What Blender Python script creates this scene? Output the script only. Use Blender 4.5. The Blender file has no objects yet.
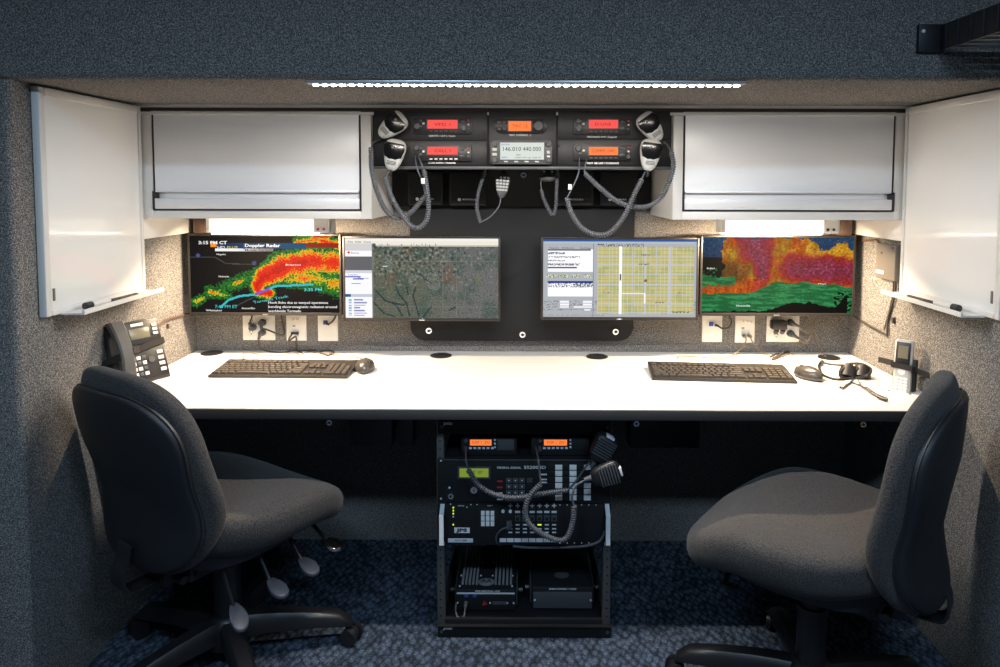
import bpy, bmesh, math, random
from mathutils import Vector, Matrix, noise
random.seed(7)
C = bpy.context.scene.collection
PI = math.pi
# ------------------------------------------------------------------ camera numbers
CF, CP, CY, CR, CSX, CSY, CH = 718.1738, .0627, -.0042, -.0023, 18.8226, -104.3096, 1.2648
FWD = Vector((math.sin(CY)*math.cos(CP), math.cos(CY)*math.cos(CP), -math.sin(CP)))
_rt = Vector((math.cos(CY), -math.sin(CY), 0)); _dn = FWD.cross(_rt)
RIGHT = math.cos(CR)*_rt + math.sin(CR)*_dn
DOWN = math.cos(CR)*_dn - math.sin(CR)*_rt
def ray(u, v): return RIGHT*((u-500-CSX)/CF) + DOWN*((v-333.5-CSY)/CF) + FWD
def py(u, v, Y):
    d = ray(u, v); t = Y/d.y; return Vector((d.x*t, Y, CH+d.z*t))
def pz(u, v, Z):
    d = ray(u, v); t = (Z-CH)/d.z; return Vector((d.x*t, d.y*t, Z))
def px(u, v, X):
    d = ray(u, v); t = X/d.x; return Vector((X, d.y*t, CH+d.z*t))
def rect(x0, y0, x1, y1, Y):
    a = py(x0, y0, Y); b = py(x1, y0, Y); c = py(x0, y1, Y); d = py(x1, y1, Y)
    return (a.x+c.x)/2, (b.x+d.x)/2, (c.z+d.z)/2, (a.z+b.z)/2   # x0 x1 z0 z1

# ------------------------------------------------------------------ materials
def lin(c):
    c = [min(255, max(0, q)) for q in c]
    return tuple(((q/255)/12.92 if q/255 <= .04045 else ((q/255+.055)/1.055)**2.4) for q in c)
def mat(name, col, rough=.5, metal=0, emit=None, es=1, spec=.5, bump=None, coat=0):
    m = bpy.data.materials.new(name); m.use_nodes = True
    nt = m.node_tree; b = nt.nodes['Principled BSDF']
    b.inputs['Base Color'].default_value = (*col, 1)
    b.inputs['Roughness'].default_value = rough; b.inputs['Metallic'].default_value = metal
    b.inputs['Specular IOR Level'].default_value = spec
    b.inputs['Coat Weight'].default_value = coat
    if emit:
        b.inputs['Emission Color'].default_value = (*emit, 1); b.inputs['Emission Strength'].default_value = es
    # fine wear so that no surface is perfectly even
    tc = nt.nodes.new('ShaderNodeTexCoord'); n = nt.nodes.new('ShaderNodeTexNoise')
    n.inputs['Scale'].default_value = bump[0] if bump else 60
    n.inputs['Detail'].default_value = 4
    nt.links.new(tc.outputs['Object'], n.inputs['Vector'])
    mr = nt.nodes.new('ShaderNodeMapRange')
    mr.inputs['To Min'].default_value = max(0, rough-.06); mr.inputs['To Max'].default_value = min(1, rough+.06)
    nt.links.new(n.outputs['Fac'], mr.inputs['Value']); nt.links.new(mr.outputs['Result'], b.inputs['Roughness'])
    if bump:
        bp = nt.nodes.new('ShaderNodeBump'); bp.inputs['Strength'].default_value = bump[1]
        bp.inputs['Distance'].default_value = bump[2]
        nt.links.new(n.outputs['Fac'], bp.inputs['Height']); nt.links.new(bp.outputs['Normal'], b.inputs['Normal'])
    return m
def carpet(name, c0, c1, c2, scale, bumpd=.003, cells=None, p=(.34, .5, .68)):
    m = bpy.data.materials.new(name); m.use_nodes = True
    nt = m.node_tree; N = nt.nodes; L = nt.links; b = N['Principled BSDF']
    b.inputs['Roughness'].default_value = .95; b.inputs['Specular IOR Level'].default_value = .1
    tc = N.new('ShaderNodeTexCoord')
    n = N.new('ShaderNodeTexNoise'); n.inputs['Scale'].default_value = scale; n.inputs['Detail'].default_value = 3
    n.inputs['Roughness'].default_value = .75
    L.new(tc.outputs['Object'], n.inputs['Vector'])
    r = N.new('ShaderNodeValToRGB'); e = r.color_ramp.elements
    e[0].position = p[0]; e[0].color = (*c0, 1); e[1].position = p[2]; e[1].color = (*c2, 1)
    q = e.new(p[1]); q.color = (*c1, 1)
    L.new(n.outputs['Fac'], r.inputs['Fac'])
    col = r.outputs['Color']; h = n.outputs['Fac']
    if cells:
        v = N.new('ShaderNodeTexVoronoi'); v.feature = 'F1'; v.inputs['Scale'].default_value = cells
        v.inputs['Randomness'].default_value = .6
        mp = N.new('ShaderNodeMapping'); mp.inputs['Rotation'].default_value = (0, 0, .7); mp.inputs['Scale'].default_value = (1, .6, 1)
        L.new(tc.outputs['Object'], mp.inputs['Vector']); L.new(mp.outputs['Vector'], v.inputs['Vector'])
        mr = N.new('ShaderNodeMapRange'); mr.inputs['From Min'].default_value = .25; mr.inputs['From Max'].default_value = .72
        mr.inputs['To Min'].default_value = 1.25; mr.inputs['To Max'].default_value = .3
        L.new(v.outputs['Distance'], mr.inputs['Value'])
        mx = N.new('ShaderNodeMix'); mx.data_type = 'RGBA'; mx.blend_type = 'MULTIPLY'; mx.inputs['Factor'].default_value = 1
        L.new(col, mx.inputs['A']); L.new(mr.outputs['Result'], mx.inputs['B']); col = mx.outputs['Result']
        ad = N.new('ShaderNodeMath'); ad.operation = 'ADD'
        L.new(mr.outputs['Result'], ad.inputs[0]); L.new(n.outputs['Fac'], ad.inputs[1]); h = ad.outputs[0]
    L.new(col, b.inputs['Base Color'])
    bp = N.new('ShaderNodeBump'); bp.inputs['Strength'].default_value = .9; bp.inputs['Distance'].default_value = bumpd
    L.new(h, bp.inputs['Height']); L.new(bp.outputs['Normal'], b.inputs['Normal'])
    return m
def weave(name, c0, c1, scale):
    m = bpy.data.materials.new(name); m.use_nodes = True
    nt = m.node_tree; N = nt.nodes; L = nt.links; b = N['Principled BSDF']
    b.inputs['Roughness'].default_value = .9; b.inputs['Specular IOR Level'].default_value = .15
    b.inputs['Sheen Weight'].default_value = .1; b.inputs['Sheen Roughness'].default_value = .5
    tc = N.new('ShaderNodeTexCoord')
    v = N.new('ShaderNodeTexVoronoi'); v.inputs['Scale'].default_value = scale
    n = N.new('ShaderNodeTexNoise'); n.inputs['Scale'].default_value = scale*1.2; n.inputs['Detail'].default_value = 2
    L.new(tc.outputs['Object'], v.inputs['Vector']); L.new(tc.outputs['Object'], n.inputs['Vector'])
    ad = N.new('ShaderNodeMath'); ad.operation = 'MULTIPLY_ADD'; ad.inputs[1].default_value = .8; 
    L.new(v.outputs['Distance'], ad.inputs[0]); L.new(n.outputs['Fac'], ad.inputs[2])
    r = N.new('ShaderNodeValToRGB'); e = r.color_ramp.elements
    e[0].position = .5; e[0].color = (*c0, 1); e[1].position = 1.05; e[1].color = (*c1, 1)
    L.new(ad.outputs[0], r.inputs['Fac']); L.new(r.outputs['Color'], b.inputs['Base Color'])
    bp = N.new('ShaderNodeBump'); bp.inputs['Strength'].default_value = .7; bp.inputs['Distance'].default_value = .0012
    L.new(ad.outputs[0], bp.inputs['Height']); L.new(bp.outputs['Normal'], b.inputs['Normal'])
    return m
def screenmat(name, es=1.0):
    m = bpy.data.materials.new(name); m.use_nodes = True
    nt = m.node_tree; b = nt.nodes['Principled BSDF']
    a = nt.nodes.new('ShaderNodeVertexColor'); a.layer_name = 'pic'
    b.inputs['Base Color'].default_value = (.0015, .0015, .0015, 1); b.inputs['Roughness'].default_value = .35
    b.inputs['Specular IOR Level'].default_value = 0
    nt.links.new(a.outputs['Color'], b.inputs['Emission Color']); b.inputs['Emission Strength'].default_value = es
    return m
def glow(name, c, s=1.0):
    return mat(name, (.01, .01, .01), .5, emit=lin(c), es=s, spec=.1)

M = dict(
 wall=carpet('grey_wall_carpet', (.034, .036, .039), (.165, .162, .16), (.52, .485, .44), 330),
 floor=carpet('blue_floor_carpet', (.034, .048, .072), (.08, .105, .15), (.18, .225, .30), 200, .004, 66),
 white=mat('white_laminate', (.80, .80, .79), .35),
 whiteboard=mat('whiteboard_gloss', (.86, .86, .85), .12, coat=.4),
 alu=mat('brushed_aluminium', (.62, .63, .64), .35, .85),
 frame=mat('pale_painted_frame', (.70, .69, .67), .4),
 panelgrey=mat('pale_grey_door', (.84, .85, .88), .3),
 brown=mat('brown_seal', (.09, .055, .04), .7),
 desk=mat('white_desk_laminate', (.66, .655, .65), .45),
 edge=mat('black_edge_band', (.028, .028, .03), .55),
 black=mat('satin_black_metal', (.015, .0155, .018), .45, .1),
 blackp=mat('black_powder_coat', (.014, .0145, .016), .6, spec=.25, bump=(500, .2, .0004)),
 plastic=mat('black_plastic', (.013, .013, .015), .4), gloss=mat('gloss_black_plastic', (.006, .006, .007), .18),
 matte=mat('matte_black', (.012, .012, .013), .8),
 dgrey=mat('dark_grey_plastic', (.07, .073, .08), .45),
 cord=mat('coiled_cord_rubber', (.085, .09, .105), .5),
 wire=mat('thin_cable', (.05, .042, .036), .5),
 beige=mat('beige_cable', (.2, .155, .11), .5),
 mic=mat('light_grey_microphone', (.50, .50, .48), .45),
 lever=mat('grey_paddle_plastic', (.06, .068, .088), .45),
 fabric=weave('charcoal_chair_fabric', (.008, .009, .011), (.064, .059, .058), 340),
 shell=mat('black_chair_shell', (.014, .015, .018), .5, bump=(900, .15, .0003)),
 satin=mat('satin_anodised', (.74, .74, .76), .35, .1), chrome=mat('chrome', (.8, .8, .8), .15, 1),
 plate=mat('white_wall_plate', (.80, .79, .76), .35),
 blue=mat('blue_jack', (.03, .08, .4), .4),
 dark=mat('socket_black', (.01, .01, .01), .6),
 monitor=mat('monitor_black_plastic', (.02, .018, .017), .35),
 key=mat('keyboard_key', (.065, .056, .048), .32),
 kbase=mat('keyboard_base', (.028, .025, .023), .35),
 mouse=mat('mouse_plastic', (.06, .054, .05), .28),
 phone=mat('phone_body', (.035, .037, .042), .4),
 handset=mat('phone_handset_grey', (.10, .098, .096), .35),
 strap=mat('black_strap', (.02, .017, .016), .85),
 btn=mat('white_button', (.9, .9, .9), .4),
 redm=mat('red_plastic', (.5, .03, .03), .4),
 text=mat('white_lettering', (.75, .75, .75), .5),
 tdark=mat('dark_lettering', (.03, .03, .035), .5),
 silver=mat('silver_handle', (.78, .80, .86), .35, .1),
 ribs=mat('heat_sink_grey', (.24, .24, .25), .4, .1),
 box=mat('grey_metal_box', (.17, .155, .135), .5, .2),
 galv=mat('dull_zinc', (.16, .16, .155), .5, .7),
 led=mat('led_dots', (.9, .9, .9), .5, emit=(1, .97, .93), es=38),
 diff=mat('undercabinet_diffuser', (.9, .88, .82), .5, emit=(1, .88, .70), es=.95),
 diffb=mat('undercabinet_lens', (.9, .88, .82), .5, emit=(1, .86, .66), es=9),
 lamp=mat('ceiling_lamp_lens', (.9, .9, .9), .5, emit=(.85, .92, 1), es=3),
 red=glow('red_display', (245, 84, 78)), orange=glow('orange_display', (255, 128, 62)),
 lcd=glow('pale_lcd', (214, 222, 214), .95), green=glow('green_lcd', (120, 140, 50), .9),
 phonelcd=mat('grey_lcd', (.17, .16, .11), .3), ledg=glow('green_led', (190, 220, 60), 1.2),
 gwhite=glow('glowing_white', (235, 235, 235), 1), gcyan=glow('glowing_cyan', (40, 190, 200), 1),
 gblack=glow('glowing_dark', (40, 42, 60), .6), gbluet=glow('glowing_blue', (60, 70, 190), .8),
 gorange=glow('glowing_orange', (245, 140, 30), 1), gblue=glow('glowing_navy', (20, 60, 110), 1),
 glog=glow('glowing_yellow', (200, 190, 60), 1), gred=glow('glowing_red', (200, 50, 50), .8), gbrown=glow('lettering_on_red', (150, 30, 30), .8),
 marker=mat('marker_barrel', (.75, .72, .68), .4), mcap=mat('marker_black_cap', (.02, .02, .02), .4),
)
M['screen'] = screenmat('screen_picture', 1.0)

# ------------------------------------------------------------------ mesh builder
class MB:
    def __init__(s): s.bm = bmesh.new(); s.mats = []; s.cur = 0
    def use(s, m):
        m = M[m] if isinstance(m, str) else m
        if m not in s.mats: s.mats.append(m)
        s.cur = s.mats.index(m); return s
    def _fin(s, faces):
        for f in faces: f.material_index = s.cur; f.smooth = True
    def box(s, x0, x1, y0, y1, z0, z1, bev=0, T=None, seg=2):
        x0, x1 = min(x0, x1), max(x0, x1); y0, y1 = min(y0, y1), max(y0, y1); z0, z1 = min(z0, z1), max(z0, z1)
        vs = [s.bm.verts.new(p) for p in ((x0,y0,z0),(x1,y0,z0),(x1,y1,z0),(x0,y1,z0),(x0,y0,z1),(x1,y0,z1),(x1,y1,z1),(x0,y1,z1))]
        fs = [s.bm.faces.new([vs[i] for i in q]) for q in ((0,3,2,1),(4,5,6,7),(0,1,5,4),(1,2,6,5),(2,3,7,6),(3,0,4,7))]
        s._fin(fs)
        if bev:
            bev = min(bev, .49*min(x1-x0, y1-y0, z1-z0))
            es = list({e for f in fs for e in f.edges})
            r = bmesh.ops.bevel(s.bm, geom=es, offset=bev, segments=seg, profile=.5, affect='EDGES')
            vs = list({v for f in r['faces'] for v in f.verts} | {v for v in vs if v.is_valid})
            s._fin(r['faces'])
        if T is not None:
            for v in vs: v.co = T @ v.co
        return s
    def cyl(s, p0, p1, r0, r1=None, n=16, cap=True):
        p0 = Vector(p0); p1 = Vector(p1); r1 = r0 if r1 is None else r1
        d = (p1-p0).normalized(); a = d.orthogonal().normalized(); b = d.cross(a)
        A = [s.bm.verts.new(p0+r0*(math.cos(t)*a+math.sin(t)*b)) for t in [2*PI*i/n for i in range(n)]]
        B = [s.bm.verts.new(p1+r1*(math.cos(t)*a+math.sin(t)*b)) for t in [2*PI*i/n for i in range(n)]]
        fs = [s.bm.faces.new((A[i], A[(i+1) % n], B[(i+1) % n], B[i])) for i in range(n)]
        if cap: fs += [s.bm.faces.new(A[::-1]), s.bm.faces.new(B)]
        s._fin(fs); return s
    def tube(s, pts, r, n=8, rf=None):
        pts = [Vector(p) for p in pts]; rings = []
        d0 = (pts[1]-pts[0]).normalized(); a = d0.orthogonal().normalized()
        for i, p in enumerate(pts):
            d = (pts[min(i+1, len(pts)-1)]-pts[max(i-1, 0)])
            if d.length < 1e-9: d = d0
            d.normalize(); a = (a-d*a.dot(d)).normalized(); b = d.cross(a); rr = rf(i/(len(pts)-1)) if rf else r
            rings.append([s.bm.verts.new(p+rr*(math.cos(t)*a+math.sin(t)*b)) for t in [2*PI*k/n for k in range(n)]])
        fs = []
        for A, B in zip(rings, rings[1:]):
            fs += [s.bm.faces.new((A[k], A[(k+1) % n], B[(k+1) % n], B[k])) for k in range(n)]
        fs += [s.bm.faces.new(rings[0][::-1]), s.bm.faces.new(rings[-1])]
        s._fin(fs); return s
    def prism(s, poly, f, d0, d1, bev=0):
        """poly in 2D, f(a,b,d) maps to 3D"""
        A = [s.bm.verts.new(f(a, b, d0)) for a, b in poly]; B = [s.bm.verts.new(f(a, b, d1)) for a, b in poly]
        n = len(poly)
        fs = [s.bm.faces.new((A[i], A[(i+1) % n], B[(i+1) % n], B[i])) for i in range(n)]
        fs += [s.bm.faces.new(A[::-1]), s.bm.faces.new(B)]
        if bev:
            es = list(set(fs[-1].edges) | set(fs[-2].edges))
            r = bmesh.ops.bevel(s.bm, geom=es, offset=bev, segments=2, profile=.5, affect='EDGES')
            s._fin(r['faces'])
        s._fin([q for q in fs if q.is_valid]); return s
    def rings(s, R, cap=True):
        n = len(R[0]); V = [[s.bm.verts.new(p) for p in r] for r in R]; fs = []
        for A, B in zip(V, V[1:]):
            fs += [s.bm.faces.new((A[k], A[(k+1) % n], B[(k+1) % n], B[k])) for k in range(n)]
        if cap: fs += [s.bm.faces.new(V[0][::-1]), s.bm.faces.new(V[-1])]
        s._fin(fs); return s
    def sphere(s, c, r, sc=(1, 1, 1), nu=16, nv=10):
        c = Vector(c); R = []
        for j in range(1, nv):
            ph = PI*j/nv
            R.append([c+Vector((r*sc[0]*math.sin(ph)*math.cos(t), r*sc[1]*math.sin(ph)*math.sin(t), -r*sc[2]*math.cos(ph))) for t in [2*PI*k/nu for k in range(nu)]])
        return s.rings(R)
    def xf(s, T):
        for v in s.bm.verts: v.co = T @ v.co
        return s
ROOT = {}
def obj(name, mb, m=None, parent=None, local=False, sharp=35):
    me = bpy.data.meshes.new(name)
    bmesh.ops.recalc_face_normals(mb.bm, faces=mb.bm.faces[:])
    mb.bm.to_mesh(me); mb.bm.free()
    ms = mb.mats or [M[m] if isinstance(m, str) else m]
    for q in ms: me.materials.append(q)
    me.set_sharp_from_angle(angle=math.radians(sharp))
    o = bpy.data.objects.new(name, me); C.objects.link(o)
    if parent is not None:
        r = parent
        while r.parent is not None: r = r.parent
        if not local: me.transform(Matrix.Translation(-r.location))
        o.parent = parent
    return o
def tag(o, label=None, cat=None, group=None, kind=None):
    if label: o['label'] = label
    if cat: o['category'] = cat
    if group: o['group'] = group
    if kind: o['kind'] = kind
    return o
def thing(name, label, cat, loc=(0, 0, 0), group=None, rot=None):
    o = bpy.data.objects.new(name, None); C.objects.link(o); o.location = loc; o.empty_display_size = .05
    if rot is not None: o.rotation_euler = rot
    return tag(o, label, cat, group)
def mesh_thing(name, mb, m, label, cat, group=None):
    """single-mesh thing with its origin at its centre bottom"""
    o = obj(name, mb, m); me = o.data
    cs = [v.co for v in me.vertices]; c = Vector((sum(v.x for v in cs)/len(cs), sum(v.y for v in cs)/len(cs), min(v.z for v in cs)))
    me.transform(Matrix.Translation(-c)); o.location = c
    return tag(o, label, cat, group)
def struct(name, mb, m): return tag(obj(name, mb, m), kind='structure')
def copy_tree(o, parent=None):
    c = o.copy(); C.objects.link(c)
    if parent is not None: c.parent = parent
    for ch in list(o.children): copy_tree(ch, c)
    return c
def spline(P, n=12):
    P = [Vector(p) for p in P]; Q = [2*P[0]-P[1]]+P+[2*P[-1]-P[-2]]; out = []
    for i in range(1, len(Q)-2):
        a, b, c, d = Q[i-1:i+3]
        for k in range(n):
            t = k/n
            out.append(.5*((2*b)+(c-a)*t+(2*a-5*b+4*c-d)*t*t+(3*b-a-3*c+d)*t**3))
    out.append(P[-1]); return out
def helix(P, R=.0052, w=.0019, pitch=.0066, seg=10):
    S = spline(P, 24); L = [0]
    for a, b in zip(S, S[1:]): L.append(L[-1]+(b-a).length)
    turns = L[-1]/pitch; N = int(turns*seg); pts = []; a = (S[1]-S[0]).orthogonal().normalized(); j = 0
    for i in range(N+1):
        s = L[-1]*i/N
        while j < len(L)-2 and L[j+1] < s: j += 1
        t = (s-L[j])/max(1e-9, L[j+1]-L[j]); p = S[j].lerp(S[j+1], t); d = (S[j+1]-S[j]).normalized()
        a = (a-d*a.dot(d)).normalized(); b = d.cross(a); th = 2*PI*i/seg
        pts.append(p+R*(math.cos(th)*a+math.sin(th)*b))
    return pts
def text_mesh(body, size, m, name, parent, T, align='LEFT', bold=0, ext=.0003, sx=1.0, world=True):
    cu = bpy.data.curves.new(name, 'FONT'); cu.body = body; cu.size = size; cu.align_x = align; cu.align_y = 'CENTER'
    cu.extrude = ext; cu.offset = bold; cu.resolution_u = 2
    t = bpy.data.objects.new(name, cu); C.objects.link(t)
    bpy.context.view_layer.update()
    me = bpy.data.meshes.new_from_object(t.evaluated_get(bpy.context.evaluated_depsgraph_get()))
    bpy.data.objects.remove(t); bpy.data.curves.remove(cu)
    me.transform(T @ Matrix.Diagonal((sx, 1, 1, 1)))
    me.materials.clear(); me.materials.append(M[m])
    o = bpy.data.objects.new(name, me); C.objects.link(o)
    if parent is not None:
        r = parent
        while r.parent is not None: r = r.parent
        if world: me.transform(Matrix.Translation(-r.location))
        o.parent = parent
    return o
FRONT = Matrix(((1,0,0,0),(0,0,-1,0),(0,1,0,0),(0,0,0,1)))       # text facing the camera side (-Y)
def label_text(body, u, v, Y, hpx, m, parent, name='lettering', align='CENTER', bold=0, sx=1.0, wpx=None):
    p = py(u, v, Y); s = (py(u, v, Y)-py(u, v+hpx, Y)).length/.7
    o = text_mesh(body, s, m, name, parent, Matrix.Translation(p) @ FRONT, align, bold, sx=sx)
    if wpx:
        xs = [q.co.x for q in o.data.vertices]; w = max(xs)-min(xs); want = (py(u+wpx, v, Y)-py(u, v, Y)).length
        r = o.parent
        while r.parent is not None: r = r.parent
        cx = p.x-r.location.x; k = want/w
        for q in o.data.vertices: q.co.x = cx+(q.co.x-cx)*k
    return o

# ------------------------------------------------------------------ world numbers
W, DB, DF, DR, DESK, DO, SOF, DS = 1.1372, 2.4814, 1.827, 1.9344, .6806, 2.119, 1.4948, 1.5994
TOP = 2.05; RX = 1.9; RB = -1.3
def bx(*a, **k): return MB().box(*a, **k)
struct('floor', bx(-RX-.1, RX+.1, RB-.1, DB+.1, -.1, 0), 'floor')
struct('ceiling', bx(-RX-.1, RX+.1, RB-.1, DS+.1, TOP, TOP+.1), 'wall')
struct('wall_back', bx(-W-.1, W+.1, DB, DB+.1, 0, SOF), 'wall')
def rounded_end(sgn_):
    q = [(sgn_*(W+.1), DS), (sgn_*(W+.014), DS)]+[(sgn_*(W+.014-.014*math.sin(t)), DS+.014-.014*math.cos(t)) for t in (PI/8, PI/4, 3*PI/8, PI/2)]+[(sgn_*W, DB), (sgn_*(W+.1), DB)]
    return MB().prism(q, lambda a, b, d: Vector((a, b, d)), 0, SOF)
struct('wall_left', rounded_end(-1), 'wall')
struct('wall_right', rounded_end(1), 'wall')
struct('wall_front_left', bx(-RX, -W-.1, DS, DS+.1, 0, SOF), 'wall')
struct('wall_front_right', bx(W+.1, RX, DS, DS+.1, 0, SOF), 'wall')
struct('wall_upper', bx(-RX, RX, DS, DS+.1, SOF+.08, TOP), 'wall')
q = [(DS, SOF+.08), (DS, SOF+.014)]+[(DS+.014-.014*math.cos(t), SOF+.014-.014*math.sin(t)) for t in (PI/8, PI/4, 3*PI/8, PI/2)]+[(DB+.1, SOF), (DB+.1, SOF+.08)]
struct('ceiling_alcove', MB().prism(q, lambda a, b, d: Vector((d, a, b)), -RX, RX), 'wall')
struct('wall_room_left', bx(-RX-.1, -RX, RB, DS+.1, 0, TOP), 'wall')
struct('wall_room_right', bx(RX, RX+.1, RB, DS+.1, 0, TOP), 'wall')
struct('wall_room_back', bx(-RX, RX, RB-.1, RB, 0, TOP), 'wall')
# metal trim over the cabinets: pale rail, brown gap, pale rail
t = MB().use('frame').box(-W, W, DO-.004, DO+.03, 1.487, SOF).use('brown').box(-W, W, DO+.004, DO+.03, 1.474, 1.487)
t.use('frame').box(-W, W, DO-.006, DO+.03, 1.4665, 1.474)
struct('trim_1', t, None)
for s, n in ((-1, 'trim_2'), (1, 'trim_3')):
    struct(n, bx(s*(W-.012), s*W, DO+.002, DB, 1.098, 1.466, bev=.002), 'white')

# ------------------------------------------------------------------ overhead cabinets
def overhead(x0, x1, pxr, label, hinge):
    """x0..x1 body, pxr = door pixel box"""
    cx = (x0+x1)/2
    r = thing('overhead_cabinet', label, 'cabinet', (cx, (DO+DB)/2, 1.161), 'overhead cabinets')
    b = MB(); zt = 1.466; zb = 1.161
    dx0, dx1, dz0, dz1 = rect(*pxr, DO)
    b.box(x0, x1, DO+.012, DB, zb, zb+.012).box(x0, x1, DO+.012, DB, zt-.012, zt)
    b.box(x0, x0+.012, DO+.012, DB, zb+.012, zt-.012).box(x1-.012, x1, DO+.012, DB, zb+.012, zt-.012)
    b.box(x0+.012, x1-.012, DB-.012, DB, zb+.012, zt-.012)
    obj('body', b, 'frame', r)
    f = MB().box(x0, dx0-.003, DO, DO+.012, zb, zt, bev=.0015).box(dx1+.003, x1, DO, DO+.012, zb, zt, bev=.0015)
    f.box(dx0-.003, dx1+.003, DO, DO+.012, zb, dz0-.003, bev=.0015).box(dx0-.003, dx1+.003, DO, DO+.012, dz1+.003, zt, bev=.0015)
    obj('face_frame', f, 'frame', r)
    rail0 = dz0+.056
    d = obj('door', bx(dx0+.0035, dx1-.0035, DO+.001, DO+.014, rail0, dz1-.006, bev=.001), 'panelgrey', r)
    h = MB().box(dx0+.0035, dx1-.0035, DO-.004, DO+.012, dz0+.003, dz0+.034, bev=.002)
    h.box(dx0+.006, dx1-.006, DO-.004, DO+.012, rail0-.004, rail0+.001, bev=.001)
    h.box(dx0+.006, dx1-.006, DO+.009, DO+.012, dz0+.034, rail0-.004)
    obj('pull_rail', h, 'satin', d)
    s = MB().box(dx0-.002, dx0+.003, DO+.003, DO+.012, dz0, dz1).box(dx1-.003, dx1+.002, DO+.003, DO+.012, dz0, dz1)
    s.box(dx0, dx1, DO+.003, DO+.012, dz0-.001, dz0+.0025)
    obj('door_seal', s, 'dark', r)
    tp = MB().box(dx0, dx1, DO+.0, DO+.012, dz1-.006, dz1+.001)
    obj('top_brush', tp, 'brown', r)
    hx = dx0 if hinge < 0 else dx1
    st = MB().box(hx-.004, hx+.005, DO-.003, DO+.003, dz0+.0, dz0+.055, bev=.001)
    if hinge < 0: st.box(hx, hx+.016, DO-.006, DO+.003, dz0+.034, dz0+.05, bev=.002)
    else: st.box(hx-.016, hx, DO-.006, DO+.003, dz0+.034, dz0+.05, bev=.002)
    obj('strut', st, 'black', r)
    st = MB().cyl((hx+hinge*.012, DO-.001, dz0+.004), (hx+hinge*.012, DO+.004, dz0+.004), .003)
    obj('screw', st, 'chrome', r)
    return r
overhead(-W+.013, -.4435, (153, 112, 360, 210), 'white overhead cabinet with lift-up door on the left, above the radar monitor', -1)
overhead(.4435, W-.013, (684, 113, 894, 211), 'white overhead cabinet with lift-up door on the right, above the storm monitor', 1)

# ------------------------------------------------------------------ whiteboards on the side walls
def whiteboard(s, label, ytop):
    X = s*W; y0, y1 = 1.669, DO-.003; z0, z1 = .948, 1.489
    r = thing('whiteboard', label, 'whiteboard', (s*(W-.01), (y0+y1)/2, z0), 'whiteboards')
    fx0, fx1 = s*(W-.021), s*(W-.001)
    obj('board', bx(s*(W-.016), s*(W-.004), y0+.012, y1-.012, z0+.012, z1-.012), 'whiteboard', r)
    fw = .021
    f = MB().box(fx0, fx1, y0, y0+fw, z0, z1, bev=.004).box(fx0, fx1, y1-fw*.7, y1, z0, z1, bev=.004)
    f.box(fx0, fx1, y0+fw, y1-fw*.7, z1-fw, z1, bev=.004).box(fx0, fx1, y0+fw, y1-fw*.7, z0, z0+.014, bev=.004)
    obj('frame', f, 'frame', r)
    t = MB().box(s*(W-.075), s*(W-.0205), y0+.05, y1-.01, z0-.002, z0+.002)
    t.box(s*(W-.079), s*(W-.073), y0+.05, y1-.01, z0-.002, z0+.010, bev=.001)
    obj('marker_tray', t, 'frame', r)
    lb = obj('clip', bx(s*(W-.0185), s*(W-.0155), y0+.03, y0+.037, z0+.035, z0+.065, bev=.001), 'box', r)
    return r, z0+.0022
whiteboard(-1, 'white dry-erase board on the left carpeted wall above the desk phone', 0)
_, trayz = whiteboard(1, 'white dry-erase board on the right carpeted wall above the cordless handset', 0)
def marker(x, y, ang, label, caplen=.018, L=.085, bar='marker', cap='mcap', r=.0072):
    o = thing('marker', label, 'marker', (x, y, trayz+r), 'markers on the whiteboard trays', (0, 0, ang))
    obj('barrel', MB().cyl((0, 0, 0), (L, 0, 0), r*.93, n=14).cyl((L, 0, 0), (L+.008, 0, 0), r*.6, r*.4, n=14), bar, o, True)
    obj('cap', MB().cyl((-.004, 0, 0), (caplen, 0, 0), r, r, n=14).cyl((-.006, 0, 0), (-.004, 0, 0), r*.7, r, n=14), cap, o, True)
marker(-W+.052, 1.77, 1.50, 'pale marker with black end cap on the tray of the left whiteboard', r=.009)
marker(-W+.050, 1.885, 1.52, 'slim dark pen lying deeper on the tray of the left whiteboard', L=.11, bar='mcap', r=.0045)
marker(W-.052, 1.775, 1.64, 'pale marker with black end cap on the tray of the right whiteboard', r=.009)
marker(W-.050, 1.89, 1.60, 'slim dark pen lying deeper on the tray of the right whiteboard', L=.11, bar='mcap', r=.0045)

# ------------------------------------------------------------------ lamps of the place
def undercab(pxr, label, marks):
    x0, x1, z0, z1 = rect(*pxr, 2.205); z1 = 1.16
    r = thing('undercabinet_light', label, 'light', ((x0+x1)/2, 2.24, z0), 'undercabinet light bars')
    obj('housing', MB().box(x0, x1, 2.210, 2.28, z0+.006, z1, bev=.003), 'white', r)
    h = obj('diffuser', MB().box(x0+.012, x1-.045, 2.205, 2.213, z0+.008, z1-.004, bev=.003), 'diff', r)
    obj('lens', MB().box(x0+.012, x1-.045, 2.218, 2.272, z0+.001, z0+.008, bev=.002), 'diffb', r)
    s = MB()
    for k in (0, 1): s.cyl((x1-.032+k*.018, 2.207, z0+.018), (x1-.032+k*.018, 2.211, z0+.018), .004, n=10)
    obj('switch', s, marks, r)
    obj('bracket', bx(x1, x1+.006, 2.215, 2.275, z0+.004, z1, bev=.001), 'alu', r)
    l = bpy.data.lights.new('undercabinet_glow', 'AREA'); l.shape = 'RECTANGLE'; l.size = x1-x0-.06; l.size_y = .05
    l.energy = 17; l.color = (1, .75, .49)
    o = bpy.data.objects.new('undercabinet_glow', l); C.objects.link(o); o.location = ((x0+x1)/2, 2.245, z0-.004); o.rotation_euler.x = .38
    return r
undercab((205, 222, 328, 235), 'white undercabinet light bar above the left radar monitor', 'redm')
undercab((722, 222, 839, 235.5), 'white undercabinet light bar above the right storm monitor', 'dark')
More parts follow.
